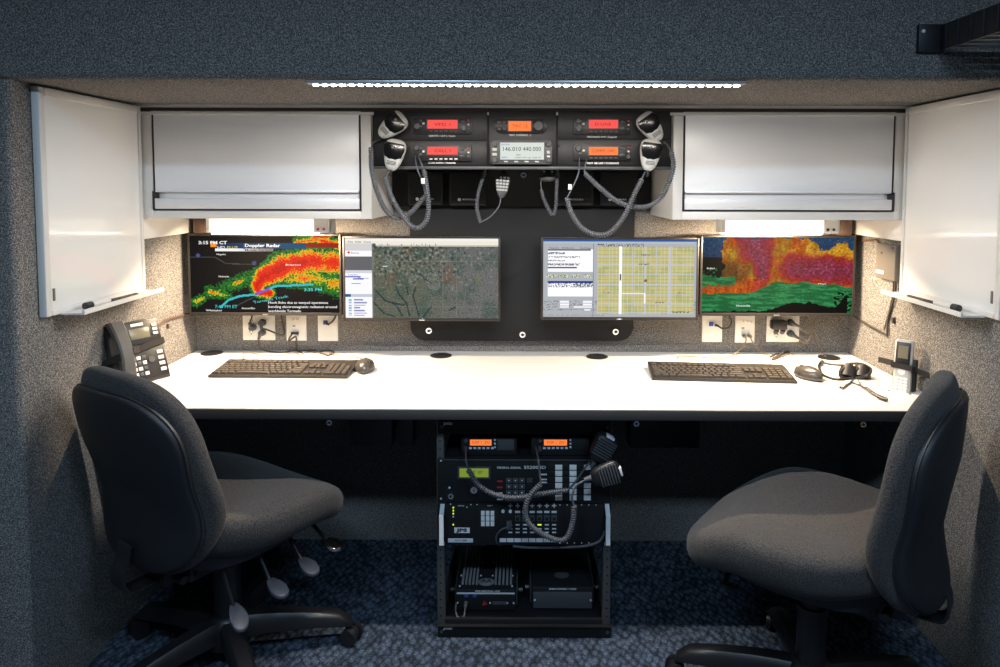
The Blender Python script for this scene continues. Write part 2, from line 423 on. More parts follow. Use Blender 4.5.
for s, (u0, u1), lb in ((-1, (193, 204), 'left'), (1, (841, 852), 'right')):
    x0, x1, z0, z1 = rect(u0, 222, u1, 236, 2.40)
    mesh_thing('mounting_bracket', MB().box(x0, x1, 2.40, DB, z0-.02, 1.16, bev=.001), 'brown',
               'small dark bracket under the %s overhead cabinet, at the corner end of the light bar' % lb, 'bracket', 'brackets beside the light bars')
# LED strip on the alcove ceiling
YL = pz(525, 86.3, 1.4835).y; LX0 = pz(308, 86, 1.4835).x; LX1 = pz(744, 87, 1.4835).x
r = thing('led_strip_light', 'long bright LED strip light on the carpeted soffit above the radios', 'light', (.012, YL, 1.48))
obj('channel', MB().box(LX0, LX1, YL-.013, YL+.013, 1.488, SOF+.002, bev=.001), 'alu', r)
e = MB().box(LX0+.01, LX1-.01, YL-.009, YL+.009, 1.4862, 1.488)
obj('backing', e, 'white', r)
e = MB()
for k in range(48):
    x = LX0+.018+k*((LX1-LX0-.036)/47); e.box(x-.0058, x+.0058, YL-.0055, YL+.0055, 1.4835, 1.4862, bev=.001, seg=1)
o = obj('led_row', e, 'led', r); tag(o, 'row of glowing white LED dots')
l = bpy.data.lights.new('led_strip_glow', 'AREA'); l.shape = 'RECTANGLE'; l.size = .96; l.size_y = .02; l.energy = 15.5; l.color = (1, .93, .84)
o = bpy.data.objects.new('led_strip_glow', l); C.objects.link(o); o.location = (.012, YL, 1.482)
# two ceiling lamps of the room in front
for x, y in ((-.62, .1), (.62, .1)):
    r = thing('ceiling_lamp', 'ceiling lamp panel of the room in front of the desk alcove', 'light', (x, y, TOP-.03), 'ceiling lamps')
    obj('lamp_frame', MB().box(x-.3, x+.3, y-.11, y+.11, TOP-.03, TOP, bev=.004), 'white', r)
    obj('lamp_lens', MB().box(x-.28, x+.28, y-.09, y+.09, TOP-.034, TOP-.028), 'lamp', r)
    l = bpy.data.lights.new('ceiling_glow', 'AREA'); l.shape = 'RECTANGLE'; l.size = .54; l.size_y = .16; l.energy = 17; l.color = (.52, .76, 1)
    o = bpy.data.objects.new('ceiling_glow', l); C.objects.link(o); o.location = (x, y, TOP-.036)

# ------------------------------------------------------------------ desk
r = thing('desk_worktop', 'long white laminate worktop with a black front edge', 'desk', (0, (DF+DB)/2, DESK-.027))
obj('top', MB().box(-W+.001, W-.001, DF+.006, DB-.001, DESK-.022, DESK), 'desk', r)
obj('edge_band', MB().box(-W+.001, W-.001, DF, DF+.006, DESK-.027, DESK-.0005, bev=.0015), 'edge', r)
obj('underside', MB().box(-W+.001, W-.001, DF+.006, DB-.001, DESK-.028, DESK-.0225), 'matte', r)
for u, v in ((330, 419), (636, 421.5), (862, 422)):
    p = py(u, v, DF+.012); zt = DESK-.0285
    b = MB().cyl((p.x, DF+.004, zt-.008), (p.x, DF+.03, zt-.008), .0075, n=18)
    o = obj('lock', b, 'chrome', r); b = MB().cyl((p.x, DF+.0028, zt-.008), (p.x, DF+.0042, zt-.008), .0045, n=12)
    obj('key_slot', b, 'dark', o)
for u, v, lb in ((212, 353.5, 'leftmost cable grommet, in front of the radar monitor'), (441, 356, 'cable grommet left of centre under the satellite map monitor'),
                 (597, 357, 'cable grommet right of centre under the street map monitor'), (829, 358, 'rightmost cable grommet beside the headset')):
    p = pz(u, v, DESK); p.y = min(p.y, DB-.045)
    g = MB()
    g.rings([[Vector((p.x+a*math.cos(t), p.y+a*math.sin(t), DESK+z)) for t in [2*PI*k/32 for k in range(32)]] for a, z in ((.036, .0005), (.0365, .003), (.033, .0045), (.012, .0046), (.009, .0038), (.002, .0038))])
    o = mesh_thing('cable_grommet', g, 'plastic', 'round black ' + lb, 'grommet', 'cable grommets in the worktop')
# small grey boxes under the worktop
for a, lb in (((350, 420, 392, 446), 'wider dim grey junction box under the worktop left of the rack'), ((398, 420, 413, 447), 'narrow dim grey junction box under the worktop next to the rack'),
              ((630, 420, 700, 448), 'faint dark junction box under the worktop right of the rack')):
    x0, x1, z0, z1 = rect(*a, 2.36); z1 = DESK-.028
    b = MB().box(x0, x1, 2.36, 2.44, z0, z1, bev=.003).box(x0+.01, x0+.018, 2.357, 2.361, z0+.01, z0+.018)
    mesh_thing('junction_box', b, 'dgrey' if a[0] < 600 else 'black', lb, 'box', 'junction boxes under the worktop')

# ------------------------------------------------------------------ screens
def clamp(x, a=0., b=1.): return a if x < a else b if x > b else x
def ss(a, b, x):
    t = clamp((x-a)/(b-a)); return t*t*(3-2*t)
def mixc(a, b, t): return tuple(a[i]+(b[i]-a[i])*t for i in range(3))
def seg(u, v, a, b):
    dx, dy = b[0]-a[0], b[1]-a[1]; t = clamp(((u-a[0])*dx+(v-a[1])*dy)/(dx*dx+dy*dy)); return math.hypot(u-a[0]-t*dx, v-a[1]-t*dy)
A_ = 1.82
def blob(u, v, P):
    """P: (x,y,radius,strength)... chain"""
    m = 0
    for (x, y, r, s), (x2, y2, r2, s2) in zip(P, P[1:]):
        dx, dy = (x2-x)*A_, y2-y; t = clamp(((u-x)*A_*dx+(v-y)*dy)/(dx*dx+dy*dy+1e-9))
        d = math.hypot((u-x)*A_-t*dx, v-y-t*dy)/(r+(r2-r)*t); m = max(m, (s+(s2-s)*t)*(1-d))
    return m
def nz(x, y, s=0): return noise.fractal(Vector((x, y, s)), .7, 2.1, 4)
def radar(u, v):
    n = nz(u*14, v*8, 1)*.16 + noise.noise(Vector((u*95, v*52, 3)))*.26
    I = blob(u, v, [(1.05, .36, .24, .74), (.80, .33, .27, .86), (.62, .40, .26, 1.0), (.50, .53, .2, 1.0), (.44, .64, .13, .9), (.46, .74, .10, .85), (.53, .75, .10, .95)])
    I = max(I, .46*blob(u, v, [(.47, .52, .16, 1), (.32, .60, .14, .9), (.18, .72, .13, .8), (.13, .74, .1, .9)]))
    I = max(I, blob(u, v, [(.03, .87, .1, .42), (.08, .82, .1, .42)]), .5*blob(u, v, [(.14, .74, .13, 1), (.26, .78, .08, .7)]))
    I = max(I, .62*blob(u, v, [(.72, .07, .09, 1), (.86, .05, .1, 1), (1.0, .12, .12, 1.2)]), blob(u, v, [(.84, .0, .05, 1.1), (.93, .0, .05, 1.1)]))
    I = max(I, .50*blob(u, v, [(.66, .56, .16, 1), (.85, .55, .25, 1), (1.02, .66, .22, 1)]))
    q = I+n*(.55+.45*ss(.2, .6, I))
    c = (20, 19, 20)
    if q > .15: c = mixc((24, 70, 28), (40, 122, 42), ss(.14, .34, q+.4*noise.noise(Vector((u*60, v*40, 9)))))
    if q > .40: c = (200, 190, 30)
    if q > .47: c = (238, 130, 20)
    if q > .58: c = (222, 45, 12)
    if q > .85: c = (196, 26, 18)
    # map lines
    for a, b in (((0, .28), (.17, .28)), ((.17, .28), (.24, .36)), ((.24, .36), (.42, .37)), ((.3, .92), (.44, .78)), ((.52, .5), (.52, .98))):
        if q < .14 and seg(u*A_, v, (a[0]*A_, a[1]), (b[0]*A_, b[1])) < .006: c = (70, 70, 74)
    d = 9; K = [(.20, .93), (.25, .84), (.33, .785), (.43, .765), (.50, .71), (.57, .655), (.68, .645), (.82, .63)]
    for a, b in zip(K, K[1:]): d = min(d, seg(u*A_, v, (a[0]*A_, a[1]), (b[0]*A_, b[1])))
    if d < .014: c = (58, 182, 190) if not (.43 < u < .53) else (110, 90, 210)
    if .17 < u < .78 and .09 < v < .162: c = mixc((22, 45, 84), (12, 72, 112), ss(.17, .6, u))
    if u >= .78 and .09 < v < .15+.04*(u-.78): c = (140, 30, 22)
    if .17 < u < .56 and .168 < v < .2: c = mixc((235, 235, 235), (130, 130, 130), ss(.3, .56, u))
    if .36 < u < .37 and .1 < v < .17: c = (30, 90, 140)
    if .14 < u < .178 and .085 < v < .145: c = (246, 142, 26)
    if (u-.055)**2*3.3+(v-.255)**2 < .0006: c = (70, 80, 130)
    if (u-.43)**2*3.3+(v-.355)**2 < .0009: c = (70, 75, 110)
    return c
def satellite(u, v):
    if v < .032: return (238, 234, 226)
    if v < .1 and not (u < .2 and v > .06): 
        if v > .06 and u < .6 and noise.noise(Vector((u*160, v*30, 5))) > .3: return (120, 130, 130)
        return (232, 226, 214) if v < .08 else (196, 192, 180)
    if u < .182:
        c = (243, 243, 246)
        if v < .155: c = (206, 204, 204)
        elif .225 < v < .40: c = (98, 99, 104)
        elif .40 <= v < .44: c = (205, 207, 214)
        elif .70 < v < .735: c = (190, 196, 206) if u > .035 else (20, 90, 140)
        elif .75 < v < .97 and (v*30) % 1 < .42 and .055 < u < .09+.05*abs(math.sin(int(v*30)*2.3)): c = (130, 130, 180)
        elif .75 < v < .97 and .02 < u < .04 and (v*30) % 1 < .6: c = (150, 180, 200)
        elif .44 <= v < .7 and ((.47 < v < .49 and u < .1) or (.5 < v < .515 and .05 < u < .12) or (.56 < v < .575 and .04 < u < .1)): c = (110, 115, 200)
        if (u-.025)**2*3.3+(v-.18)**2 < .0002: c = (205, 30, 30)
        if u > .177: c = (120, 118, 116)
        return c
    n = nz(u*9, v*5, 2); g = noise.noise(Vector((u*120, v*68, 1)))
    c = mixc((92, 96, 82), (104, 104, 104), ss(.35, .95, u)); c = mixc(c, (64, 82, 72), ss(0, .5, n)*.6)
    c = mixc(c, (128, 128, 124), ss(.12, .5, g)*.55); c = mixc(c, (58, 62, 56), ss(.15, .5, -g)*.6)
    for x, y, a, rr in ((.41, .15, .035, 5), (.30, .5, .035, 5), (.27, .6, .02, 5), (.67, .45, .035, 8), (.72, .55, .02, 5), (.82, .9, .015, 5)):
        if math.hypot((u-x)*A_, (v-y)*(1 if rr == 5 else .5)) < a*(1.4+1.5*g): c = mixc(c, (118, 80, 62), .2+.5*ss(-.2, .4, g+n))
    if math.hypot((u-.87)*2*A_, (v-.5)) < .07: c = mixc(c, (118, 118, 84), .2+.5*ss(-.2, .3, g))
    for x, y in ((.57, .5), (.45, .52), (.35, .22), (.36, .32), (.3, .28), (.58, .58), (.3, .35), (.24, .25)):
        if math.hypot((u-x)*A_, v-y) < .075 and g+n > .12: c = mixc(c, (140, 146, 146), .4)
    q_ = noise.noise(Vector((u*55, v*30, 7)))+.6*g
    if q_ > .34+1.1*max(0, v-.3)+1.2*max(0, u-.6): c = mixc(c, (40, 44, 44), .7)
    if q_ < -.40-1.0*max(0, v-.4)-.6*max(0, u-.6): c = mixc(c, (160, 164, 162), .6)
    if math.hypot((u-.26)*A_*.5, (v-.35)*1.5) < .012: c = (230, 235, 235)
    # river arms at the bottom left
    for K in ([(.20, .66), (.26, .78), (.33, .83), (.37, .97)], [(.33, .60), (.35, .70), (.40, .82), (.42, .97)], [(.46, .62), (.44, .72), (.46, .84), (.48, .98)], [(.18, .8), (.25, .94), (.32, .98)], [(.56, .86), (.51, .98)], [(.30, .80), (.38, .84)], [(.40, .62), (.41, .7)], [(.68, .9), (.72, .86)]):
        for a, b in zip(K, K[1:]):
            if seg(u*A_, v, (a[0]*A_, a[1]), (b[0]*A_, b[1])) < .005+.012*(g+.3): c = (44, 58, 64)
    if seg(u*A_, v, (.48*A_, .44), (.56*A_, .56)) < .006: c = (50, 52, 52)
    if (abs((u*11) % 1) < .02 or abs((v*7) % 1) < .02): c = mixc(c, (140, 140, 134), .35)
    return c
def streetmap(u, v):
    if v < .028: return (52, 88, 150)
    if v < .055: return (176, 184, 194)
    g = noise.noise(Vector((u*140, v*80, 1)))
    if u < .355 or v < .095 or u > .985 or v > .965:
        c = (172, 175, 180)
        if .03 < u < .325 and .125 < v < .415: 
            c = (246, 246, 250)
            if v < .36 and int(v*42) % 2 and u < .04+.05*((int(v*42)*7) % 4)+.05 and g > -.15: c = (120, 120, 126)
            if v < .145 and u < .31: c = (90, 95, 110)
            if .355 < v < .375 and u < .22: c = (80, 80, 85)
        if .03 < u < .325 and .54 < v < .74:
            c = (246, 246, 250)
            if v < .562: c = (40, 60, 130)
            elif v < .62 and (g > .1 or u > .2 and g > -.1): c = (110, 112, 120)
        if .45 < v < .49 and (.02 < u < .08 or .10 < u < .16 or .19 < u < .24 or .27 < u < .32): c = (214, 226, 190) if g > -.1 else (90, 100, 80)
        if .79 < v < .94:
            k = int((v-.79)/.036); w = (v-.79) % .036 < .024
            if w and ((k < 3 and (.11 < u < .17 or .26 < u < .32)) or (k == 2 and .2 < u < .3) or (k == 3 and .27 < u < .31)): c = (240, 240, 244)
            elif w and g > .18: c = (110, 112, 118)
        if .325 < u < .33 or (u < .985 and .975 < v < .985 and g > 0 and u < .4): c = (130, 132, 140)
        if .355 < u < .66 and .058 < v < .09 and g > .1: c = (70, 74, 80)
        return c
    a = (u-.355)/.63; b = (v-.095)/.87
    c = mixc((200, 192, 118), (190, 186, 112), ss(-.4, .4, g)); c = mixc(c, (152, 168, 104), ss(0, .4, nz(u*8, v*6, 3))*.8)
    c = mixc(c, (206, 168, 104), ss(.05, .5, noise.noise(Vector((u*30, v*22, 6))))*.7)
    c = mixc(c, (186, 182, 146), .35)
    if (a*26) % 1 < .16: c = mixc(c, (214, 210, 176), .6)
    if (b*19) % 1 < .2: c = mixc(c, (150, 144, 110), .45)
    for y, w in ((.145, .006), (.27, .011), (.41, .006), (.56, .011), (.70, .006), (.84, .008), (.97, .006)):
        if abs(b-y) < w: c = (186, 192, 200)
    for x, w in ((.12, .004), (.49, .007), (.75, .009), (.61, .003), (.36, .003)):
        if abs(a-x) < w: c = (188, 192, 200)
    if abs(a-.238) < .012: c = (244, 246, 250)
    if abs(a-.238) < .006 and .4 < b < .5: c = (90, 90, 110)
    if abs(b-.69) < .009 and .24 < a < .49: c = (244, 244, 246)
    if abs(a-.49) < .008 and .69 < b < .84: c = (244, 244, 246)
    if math.hypot((a-.5)*1.4, b-.5) < .022: c = (140, 92, 60)
    for x, y, w in ((.5, .12, .05), (.49, .26, .06), (.65, .82, .05), (.87, .965, .09), (.87, .68, .04), (.1, .68, .03)):
        if abs(a-x) < w and abs(b-y) < .01 and g > -.05: c = (96, 94, 80)
    return c
def storm(u, v):
    g = noise.noise(Vector((u*60, v*40, 2))); n = nz(u*7, v*5, 4); k = nz(u*22, v*7, 8)
    c = mixc((36, 74, 112), (26, 54, 86), v*3) if v < .26 else (10, 10, 12)
    cloud = ss(.10, .17, u+.05*n) if v < .6 else 1
    if v < .5: cloud *= 1-ss(.0, .03, (.02+.15*ss(.68, .80, u)*(1-.55*ss(.84, .9, u)*(1-ss(.93, .99, u)))+.05*k+.03*g)-v)
    if cloud > .5 or (v > .5 and v < .78):
        if v > .26 or u > .12:
            hot = mixc((176, 116, 20), (196, 86, 16), ss(-.3, .4, n+.5*g)); hot = mixc(hot, (196, 176, 40), ss(.1, .5, k)*.7)
            hot = mixc(hot, (92, 62, 28), (1-ss(.22, .36, u+.05*n))*ss(.22, .42, v+.04*k)*(1-ss(.55, .66, v))*.8)
            c = hot
            m1 = blob(u, v, [(.33, -.05, .3, 1.4), (.36, .18, .27, 1.3), (.40, .35, .13, 1.2)]); m1 = max(m1, blob(u, v, [(.40, .3, .17, 1.4), (.40, .55, .11, 1.4), (.36, .72, .1, 1.3)]))
            m2 = blob(u, v, [(.62, .42, .26, 1.2), (.76, .42, .28, 1.3), (.97, .45, .26, 1.2)])
            m = max(m1, m2)+.35*k+.1*g
            c = mixc(c, (166, 44, 48), ss(.15, .45, m)); c = mixc(c, (136, 52, 84), ss(.5, 1.0, m)*.75); c = mixc(c, (176, 96, 120), ss(1.1, 1.6, m+.4*g)*.5)
            c = mixc(c, (214, 74, 18), .65*ss(.52, .64, v+.08*n-.04*ss(.4, 1, u)+.05*g))
            c = mixc(c, (222, 164, 40), ss(.60, .78, u+.1*k)*(1-ss(.2, .32, v+.1*n))*.85)
    if v < .78: c = tuple(q_*(.84+.3*g+.12*k) for q_ in c)
    gt = .74+.03*n-.14*ss(.33, .5, u)+.05*ss(.75, 1, u)
    gl = .52+.03*n
    if (v > gt) or (u < .22 and gl < v < gl+.12+.1*g):
        c = mixc((22, 92, 50), (50, 132, 78), ss(-.3, .4, nz(u*10, v*26, 5))); c = mixc(c, (20, 90, 48), ss(.1, .5, g)*.6)
    bot = .985-.03*u-.10*ss(.42, .6, u)+.0*u+.06*ss(.72, .85, u)-.2*ss(.88, 1, u)+.025*noise.noise(Vector((u*30, 0, 1)))
    if v > bot and u < .97: c = (6, 8, 8)
    if u < .13 and .26 < v < .52+.04*n: c = (10, 12, 12) if g < .25 or v < .4 else (30, 90, 50)
    if u > .88 and v > .72 and noise.noise(Vector((u*40, v*40, 3))) > .05: c = (6, 10, 8)
    return c
def picture(name, fn, x0, x1, z0, z1, Y, parent, nx=200, ny=110):
    bm = bmesh.new(); me = bpy.data.meshes.new(name); L = parent.location
    vs = [(x0+(x1-x0)*i/nx-L.x, Y-L.y, z1+(z0-z1)*j/ny-L.z) for j in range(ny+1) for i in range(nx+1)]
    fs = [(j*(nx+1)+i, (j+1)*(nx+1)+i, (j+1)*(nx+1)+i+1, j*(nx+1)+i+1) for j in range(ny) for i in range(nx)]
    me.from_pydata(vs, [], fs); ca = me.color_attributes.new('pic', 'FLOAT_COLOR', 'CORNER')
    buf = []
    for j in range(ny):
        for i in range(nx):
            c = lin(fn((i+.5)/nx, (j+.5)/ny)); buf += [c[0], c[1], c[2], 1]*4
    ca.data.foreach_set('color', buf); me.materials.append(M['screen'])
    o = bpy.data.objects.new(name, me); C.objects.link(o); o.parent = parent
    return o
def monitor(pxr, Y, fn, label, inset=(2.2, 2.2, 2, 3)):
    x0, x1, z0, z1 = rect(*pxr, Y)
    r = thing('monitor', label, 'monitor', ((x0+x1)/2, Y+.02, z0), 'wall-mounted monitors')
    a, b, c_, d = rect(pxr[0]+inset[0], pxr[1]+inset[2], pxr[2]-inset[1], pxr[3]-inset[3], Y)
    h = MB().box(x0, x1, Y+.0015, Y+.03, z0, z1, bev=.003)
    h.box(x0, a, Y-.002, Y+.004, z0, z1, bev=.001).box(b, x1, Y-.002, Y+.004, z0, z1, bev=.001)
    h.box(a, b, Y-.002, Y+.004, z0, c_, bev=.001).box(a, b, Y-.002, Y+.004, d, z1, bev=.001)
    h.box((x0+x1)/2-.14, (x0+x1)/2+.14, Y+.028, Y+.05, z0+.05, z1-.05, bev=.008)
    obj('housing', h, 'monitor', r)
    s = picture('screen', fn, a, b, c_, d, Y+.001, r)
    m = MB().box((x0+x1)/2-.05, (x0+x1)/2+.05, Y+.05, Y+.06, (z0+z1)/2-.05, (z0+z1)/2+.05).box((x0+x1)/2-.02, (x0+x1)/2+.02, Y+.06, DB-.0 if abs((x0+x1)/2) > .6 else DB-.028, (z0+z1)/2-.04, (z0+z1)/2+.04)
    obj('wall_mount', m, 'matte', r)
    lx = (x0+x1)/2
    obj('badge', bx(lx-.009, lx+.009, Y-.0028, Y-.0015, z0+.002, z0+.007, bev=.0003), 'chrome', r)
    def st(body, u, v, hh, m_, w=None, al='LEFT', bold=0, rot=0):
        p = Vector((a+(b-a)*u, Y-.0004, d+(c_-d)*v)); T = Matrix.Translation(p) @ Matrix.Rotation(rot, 4, 'Y') @ FRONT
        o = text_mesh(body, (d-c_)*hh/.7, m_, 'caption', s, T, al, bold)
        if w:
            xs = [q.co.x for q in o.data.vertices]; k = (b-a)*w/(max(xs)-min(xs)); p0 = p.x-r.location.x
            for q in o.data.vertices: q.co.x = p0+(q.co.x-p0)*k
        return o
    return r, s, st
r, s, T_ = monitor((188, 234, 341.5, 315.5), 2.372, radar, 'monitor showing the weather radar with red and green storm, leftmost on the wall')
T_('3:15 PM CT', .06, .09, .04, 'gwhite', .19, bold=.0003)
T_('Doppler Radar', .37, .125, .04, 'gwhite', .235, bold=.0003)
T_('Mobile Tornado', .37, .184, .026, 'gblack', .19, bold=.0002)
T_('HD', .185, .15, .03, 'gwhite', .05); T_('PLUS', .25, .15, .03, 'glog', .07)
T_('Nogales', .18, .24, .02, 'gwhite', .06); T_('Mobeetie', .19, .53, .022, 'gwhite', .07); T_('Briarton', .64, .375, .022, 'gwhite', .1)
T_('7:45 PM ET', .16, .925, .04, 'gcyan', .15); T_('3:35 PM', .76, .70, .036, 'gcyan', .12, bold=.0002)
T_('Tornado Track', .42, .87, .035, 'gcyan', .24, rot=-.28)
T_('Whittaker', .10, .975, .025, 'gwhite', .11); T_('Amarillo', .34, .945, .025, 'gwhite', .09)
for k, tx in enumerate(('Hook Echo due to warped operations', 'bending electromagnetic radiation around', 'worldwide Tornado')):
    T_(tx, .52, .87+k*.055, .03, 'gwhite', (.40, .46, .22)[k], bold=.0001)
r, s, T_ = monitor((343, 236.5, 500.5, 321), 2.36, satellite, 'monitor showing a grey-green satellite map with a white list at its left side')
T_('Stores', .04, .182, .024, 'gblack', .05); T_('Layers', .02, .455, .02, 'gbluet', .06); T_('Places', .08, .50, .02, 'gbluet', .07)
T_('File  Edit  View', .02, .045, .022, 'gblack', .15)
r, s, T_ = monitor((541, 237.5, 698.5, 320), 2.36, streetmap, 'monitor showing a yellow street grid map beside grey dialog boxes')
T_('Results', .04, .11, .02, 'gblack', .06); T_('Address', .12, .11, .02, 'gblack', .08); T_('Settings', .24, .11, .02, 'gblack', .07)
r, s, T_ = monitor((700, 235.5, 855, 316), 2.372, storm, 'monitor showing the orange and purple 3D storm over green ground, rightmost on the wall')
T_('Bedford', .03, .41, .022, 'gwhite', .05); T_('Noonsville', .23, .905, .024, 'gwhite', .09); T_('Hays', .77, .61, .016, 'gwhite', .05)

# ------------------------------------------------------------------ black panels behind the monitors
x0, x1, z0, z1 = rect(410, 206, 634, 341, 2.455)
def rrect(x0, x1, z0, z1, r, top=True, n=6):
    P = []
    for cx, cz, a0 in ((x1-r, z0+r, -PI/2), (x1-r, z1-r, 0), (x0+r, z1-r, PI/2), (x0+r, z0+r, PI)):
        if not top and a0 in (0, PI/2): P.append((x1 if a0 == 0 else x0, z1)); continue
        for k in range(n+1):
            t = a0+PI/2*k/n; P.append((cx+r*math.cos(t), cz+r*math.sin(t)))
    return P
XZ = lambda a, b, d: Vector((a, d, b))
r = thing('centre_wall_panel', 'wide matte black wall panel with rounded lower corners between the two middle monitors', 'panel', ((x0+x1)/2, DB, z0))
obj('panel', MB().prism(rrect(x0, x1, z0, z1, .05, top=False), XZ, DB-.0005, 2.455, bev=.002), 'blackp', r)
for u, v in ((429, 330.5), (522.5, 334.5), (615.5, 331.5)):
    p = py(u, v, 2.453)
    o = obj('cam_lock', MB().cyl((p.x, 2.456, p.z), (p.x, 2.447, p.z), .0115, .0105, n=24), 'chrome', r)
    obj('key_slot', MB().cyl((p.x, 2.4475, p.z), (p.x, 2.446, p.z), .005, n=12).box(p.x-.001, p.x+.007, 2.4455, 2.447, p.z-.001, p.z+.002), 'dark', o)
a0, a1, c0, c1 = rect(388, 160, 651, 207, 2.46)
r = thing('speaker_backplate', 'black plate under the radio panel carrying the four square speakers', 'panel', (0, DB, c0))
obj('plate', MB().box(a0, a1, 2.455, DB-.0005, c0, 1.484, bev=.002), 'matte', r)

def speaker(pxr, label, tx):
    x0, x1, z0, z1 = rect(*pxr, 2.41)
    r = thing('speaker', label, 'speaker', ((x0+x1)/2, 2.43, z0), 'square black speakers under the radio panel')
    obj('body', MB().box(x0, x1, 2.408, 2.454, z0, z1, bev=.005), 'plastic', r)
    g = MB(); n = 12
    for k in range(n):
        z = z0+.012+(z1-z0-.03)*k/(n-1)+.004; g.box(x0+.010, x1-.010, 2.4055, 2.4085, z-.0016, z+.0016)
    obj('grille', g, 'matte', r)
    c = (x0+x1)/2
    if tx:
        obj('emblem', MB().cyl((c-.028, 2.4085, z0+.020), (c-.028, 2.4045, z0+.020), .0055, n=16), 'text', r)
        text_mesh(tx, .008, 'text', 'lettering', r, Matrix.Translation((c-.018, 2.4045, z0+.020)) @ FRONT, bold=.0002)
speaker((408, 172, 443.5, 205), 'square black speaker, leftmost under the radio panel', 'MOTOROLA')
speaker((449, 172, 486.5, 205.5), 'square black speaker, second from left under the radio panel', 'MOTOROLA')
speaker((557, 171, 593.5, 205.5), 'square black speaker, third from left under the radio panel', 'MOTOROLA')
speaker((600, 171, 636.5, 205.5), 'square black speaker, rightmost under the radio panel', 'MOTOROLA')

# ------------------------------------------------------------------ radio panel housing
YP = 2.108
x0, x1, z0, z1 = rect(372.5, 109, 671.5, 169.5, YP)
r = thing('radio_console', 'black metal housing holding six radios between the overhead cabinets', 'console', ((x0+x1)/2, 2.3, z0))
zt = 1.4655
b = MB().box(x0, x1, YP+.002, YP+.014, z0+.008, zt, bev=.001)
b.box(x0+.002, x1-.002, YP+.014, 2.34, zt-.01, zt).box(x0+.002, x0+.01, YP+.014, DO+.01, z0, zt-.01).box(x1-.01, x1-.002, YP+.014, DO+.01, z0, zt-.01)
obj('face', b, 'blackp', r)
obj('lower_lip', MB().box(x0, x1, YP-.004, YP+.02, z0, z0+.009, bev=.002), 'dgrey', r)
for a in ((374, 111, 487, 140), (374, 141, 487, 165), (489, 111, 556, 165), (558, 111, 670, 138), (558, 140, 670, 165)):
    q = rect(*a, YP); obj('subpanel', MB().box(q[0], q[1], YP, YP+.003, max(q[2], z0+.0095), q[3], bev=.001), 'black', r)
for u, v in ((484, 119), (484, 132.5), (559, 119), (559, 132.5), (559, 146), (378, 119)):
    p = py(u, v, YP); obj('screw_hole', MB().cyl((p.x, YP+.0005, p.z), (p.x, YP-.0006, p.z), .003, n=10), 'dark', r)
p = py(523.5, 175, 2.45); 
r = thing('cam_lock', 'small chrome lock in the black wall just under the radio panel centre', 'lock', (p.x, 2.45, p.z))
obj('barrel', MB().cyl((p.x, 2.456, p.z), (p.x, 2.444, p.z), .011, .010, n=24), 'chrome', r)
obj('key_slot', MB().cyl((p.x, 2.4445, p.z), (p.x, 2.443, p.z), .005, n=12), 'dark', r)

def radio(pxr, disp, dmat, label, name_txt=None, ty=None, tx=None, knobs=(), buttons=(), group='two-way radios in the radio panel', Y=YP, thick=.012, rnd=.004, bmat='plastic', tbold=.0001, twhite='text', body_txt=None, redbtn=None, back=None, thw=None):
    x0, x1, z0, z1 = rect(*pxr, Y-thick)
    r = thing('two_way_radio', label, 'radio', ((x0+x1)/2, Y, z0), group)
    y1 = (back if back else Y)
    obj('faceplate', MB().prism(rrect(x0, x1, z0, z1, rnd), XZ, y1, Y-thick, bev=.0015), bmat, r)
    q = rect(disp[0]-1.2, disp[1]-1, disp[2]+1.2, disp[3]+1, Y-thick)
    obj('bezel', MB().box(q[0], q[1], Y-thick-.0012, Y-thick+.001, q[2], q[3], bev=.0008), 'dgrey', r)
    q = rect(*disp, Y-thick-.001)
    d = obj('display', MB().box(q[0], q[1], Y-thick-.002, Y-thick-.001, q[2], q[3]), dmat, r)
    if body_txt:
        for body, u, v, hp, mm, wp in body_txt: label_text(body, u, v, Y-thick-.0022, hp, mm, d, 'readout', wpx=wp)
    for u, v, rp in knobs:
        p = py(u, v, Y-thick); k = rp*.00295
        obj('knob', MB().cyl((p.x, Y-thick, p.z), (p.x, Y-thick-.010, p.z), k, k*.85, n=20).cyl((p.x, Y-thick-.010, p.z), (p.x, Y-thick-.011, p.z), k*.6, n=16), 'dgrey', r)
    for u, v, wp, hp, mm in buttons:
        q = rect(u-wp/2, v-hp/2, u+wp/2, v+hp/2, Y-thick)
        obj('button', MB().box(q[0], q[1], Y-thick-.0025, Y-thick, q[2], q[3], bev=.0008), mm, r)
    if name_txt: label_text(name_txt, tx, ty, Y-.0008, 1.8, twhite, r, 'lettering', bold=tbold, wpx=thw)
    return r
def std_buttons(x0, y0, low=None):
    B = [(x0+7.5, y0+3, 3, 2.4, 'dgrey'), (x0+10.5, y0+6, 2.2, 2, 'text'), (x0+7.5, y0+9, 3, 2.4, 'dgrey'), (x0+50, y0+4, 4, 2, 'dgrey'), (x0+55.5, y0+3, 2, 1.8, 'redm'),
         (x0+55.5, y0+7, 1.8, 1.6, 'text'), (x0+49, y0+10.5, 5, 2.5, 'dgrey'), (x0+55, y0+11, 3, 2, 'dgrey')]
    for k in range(6): B.append((x0+18+k*5, y0+13.6, 3, 1.5, low or 'dgrey'))
    return B
radio((413, 117.5, 471.5, 133.6), (427.5, 120, 457.5, 128.6), 'red', 'mobile radio with red display, upper left in the radio panel', 'REMOTE / UHF 2 / Radio', 136, 442, [(417.5, 126.5, 3.2), (464, 128, 3.2)], std_buttons(413, 117.5), body_txt=[('VFD 1', 443, 124.6, 3, 'gbrown', 16)])
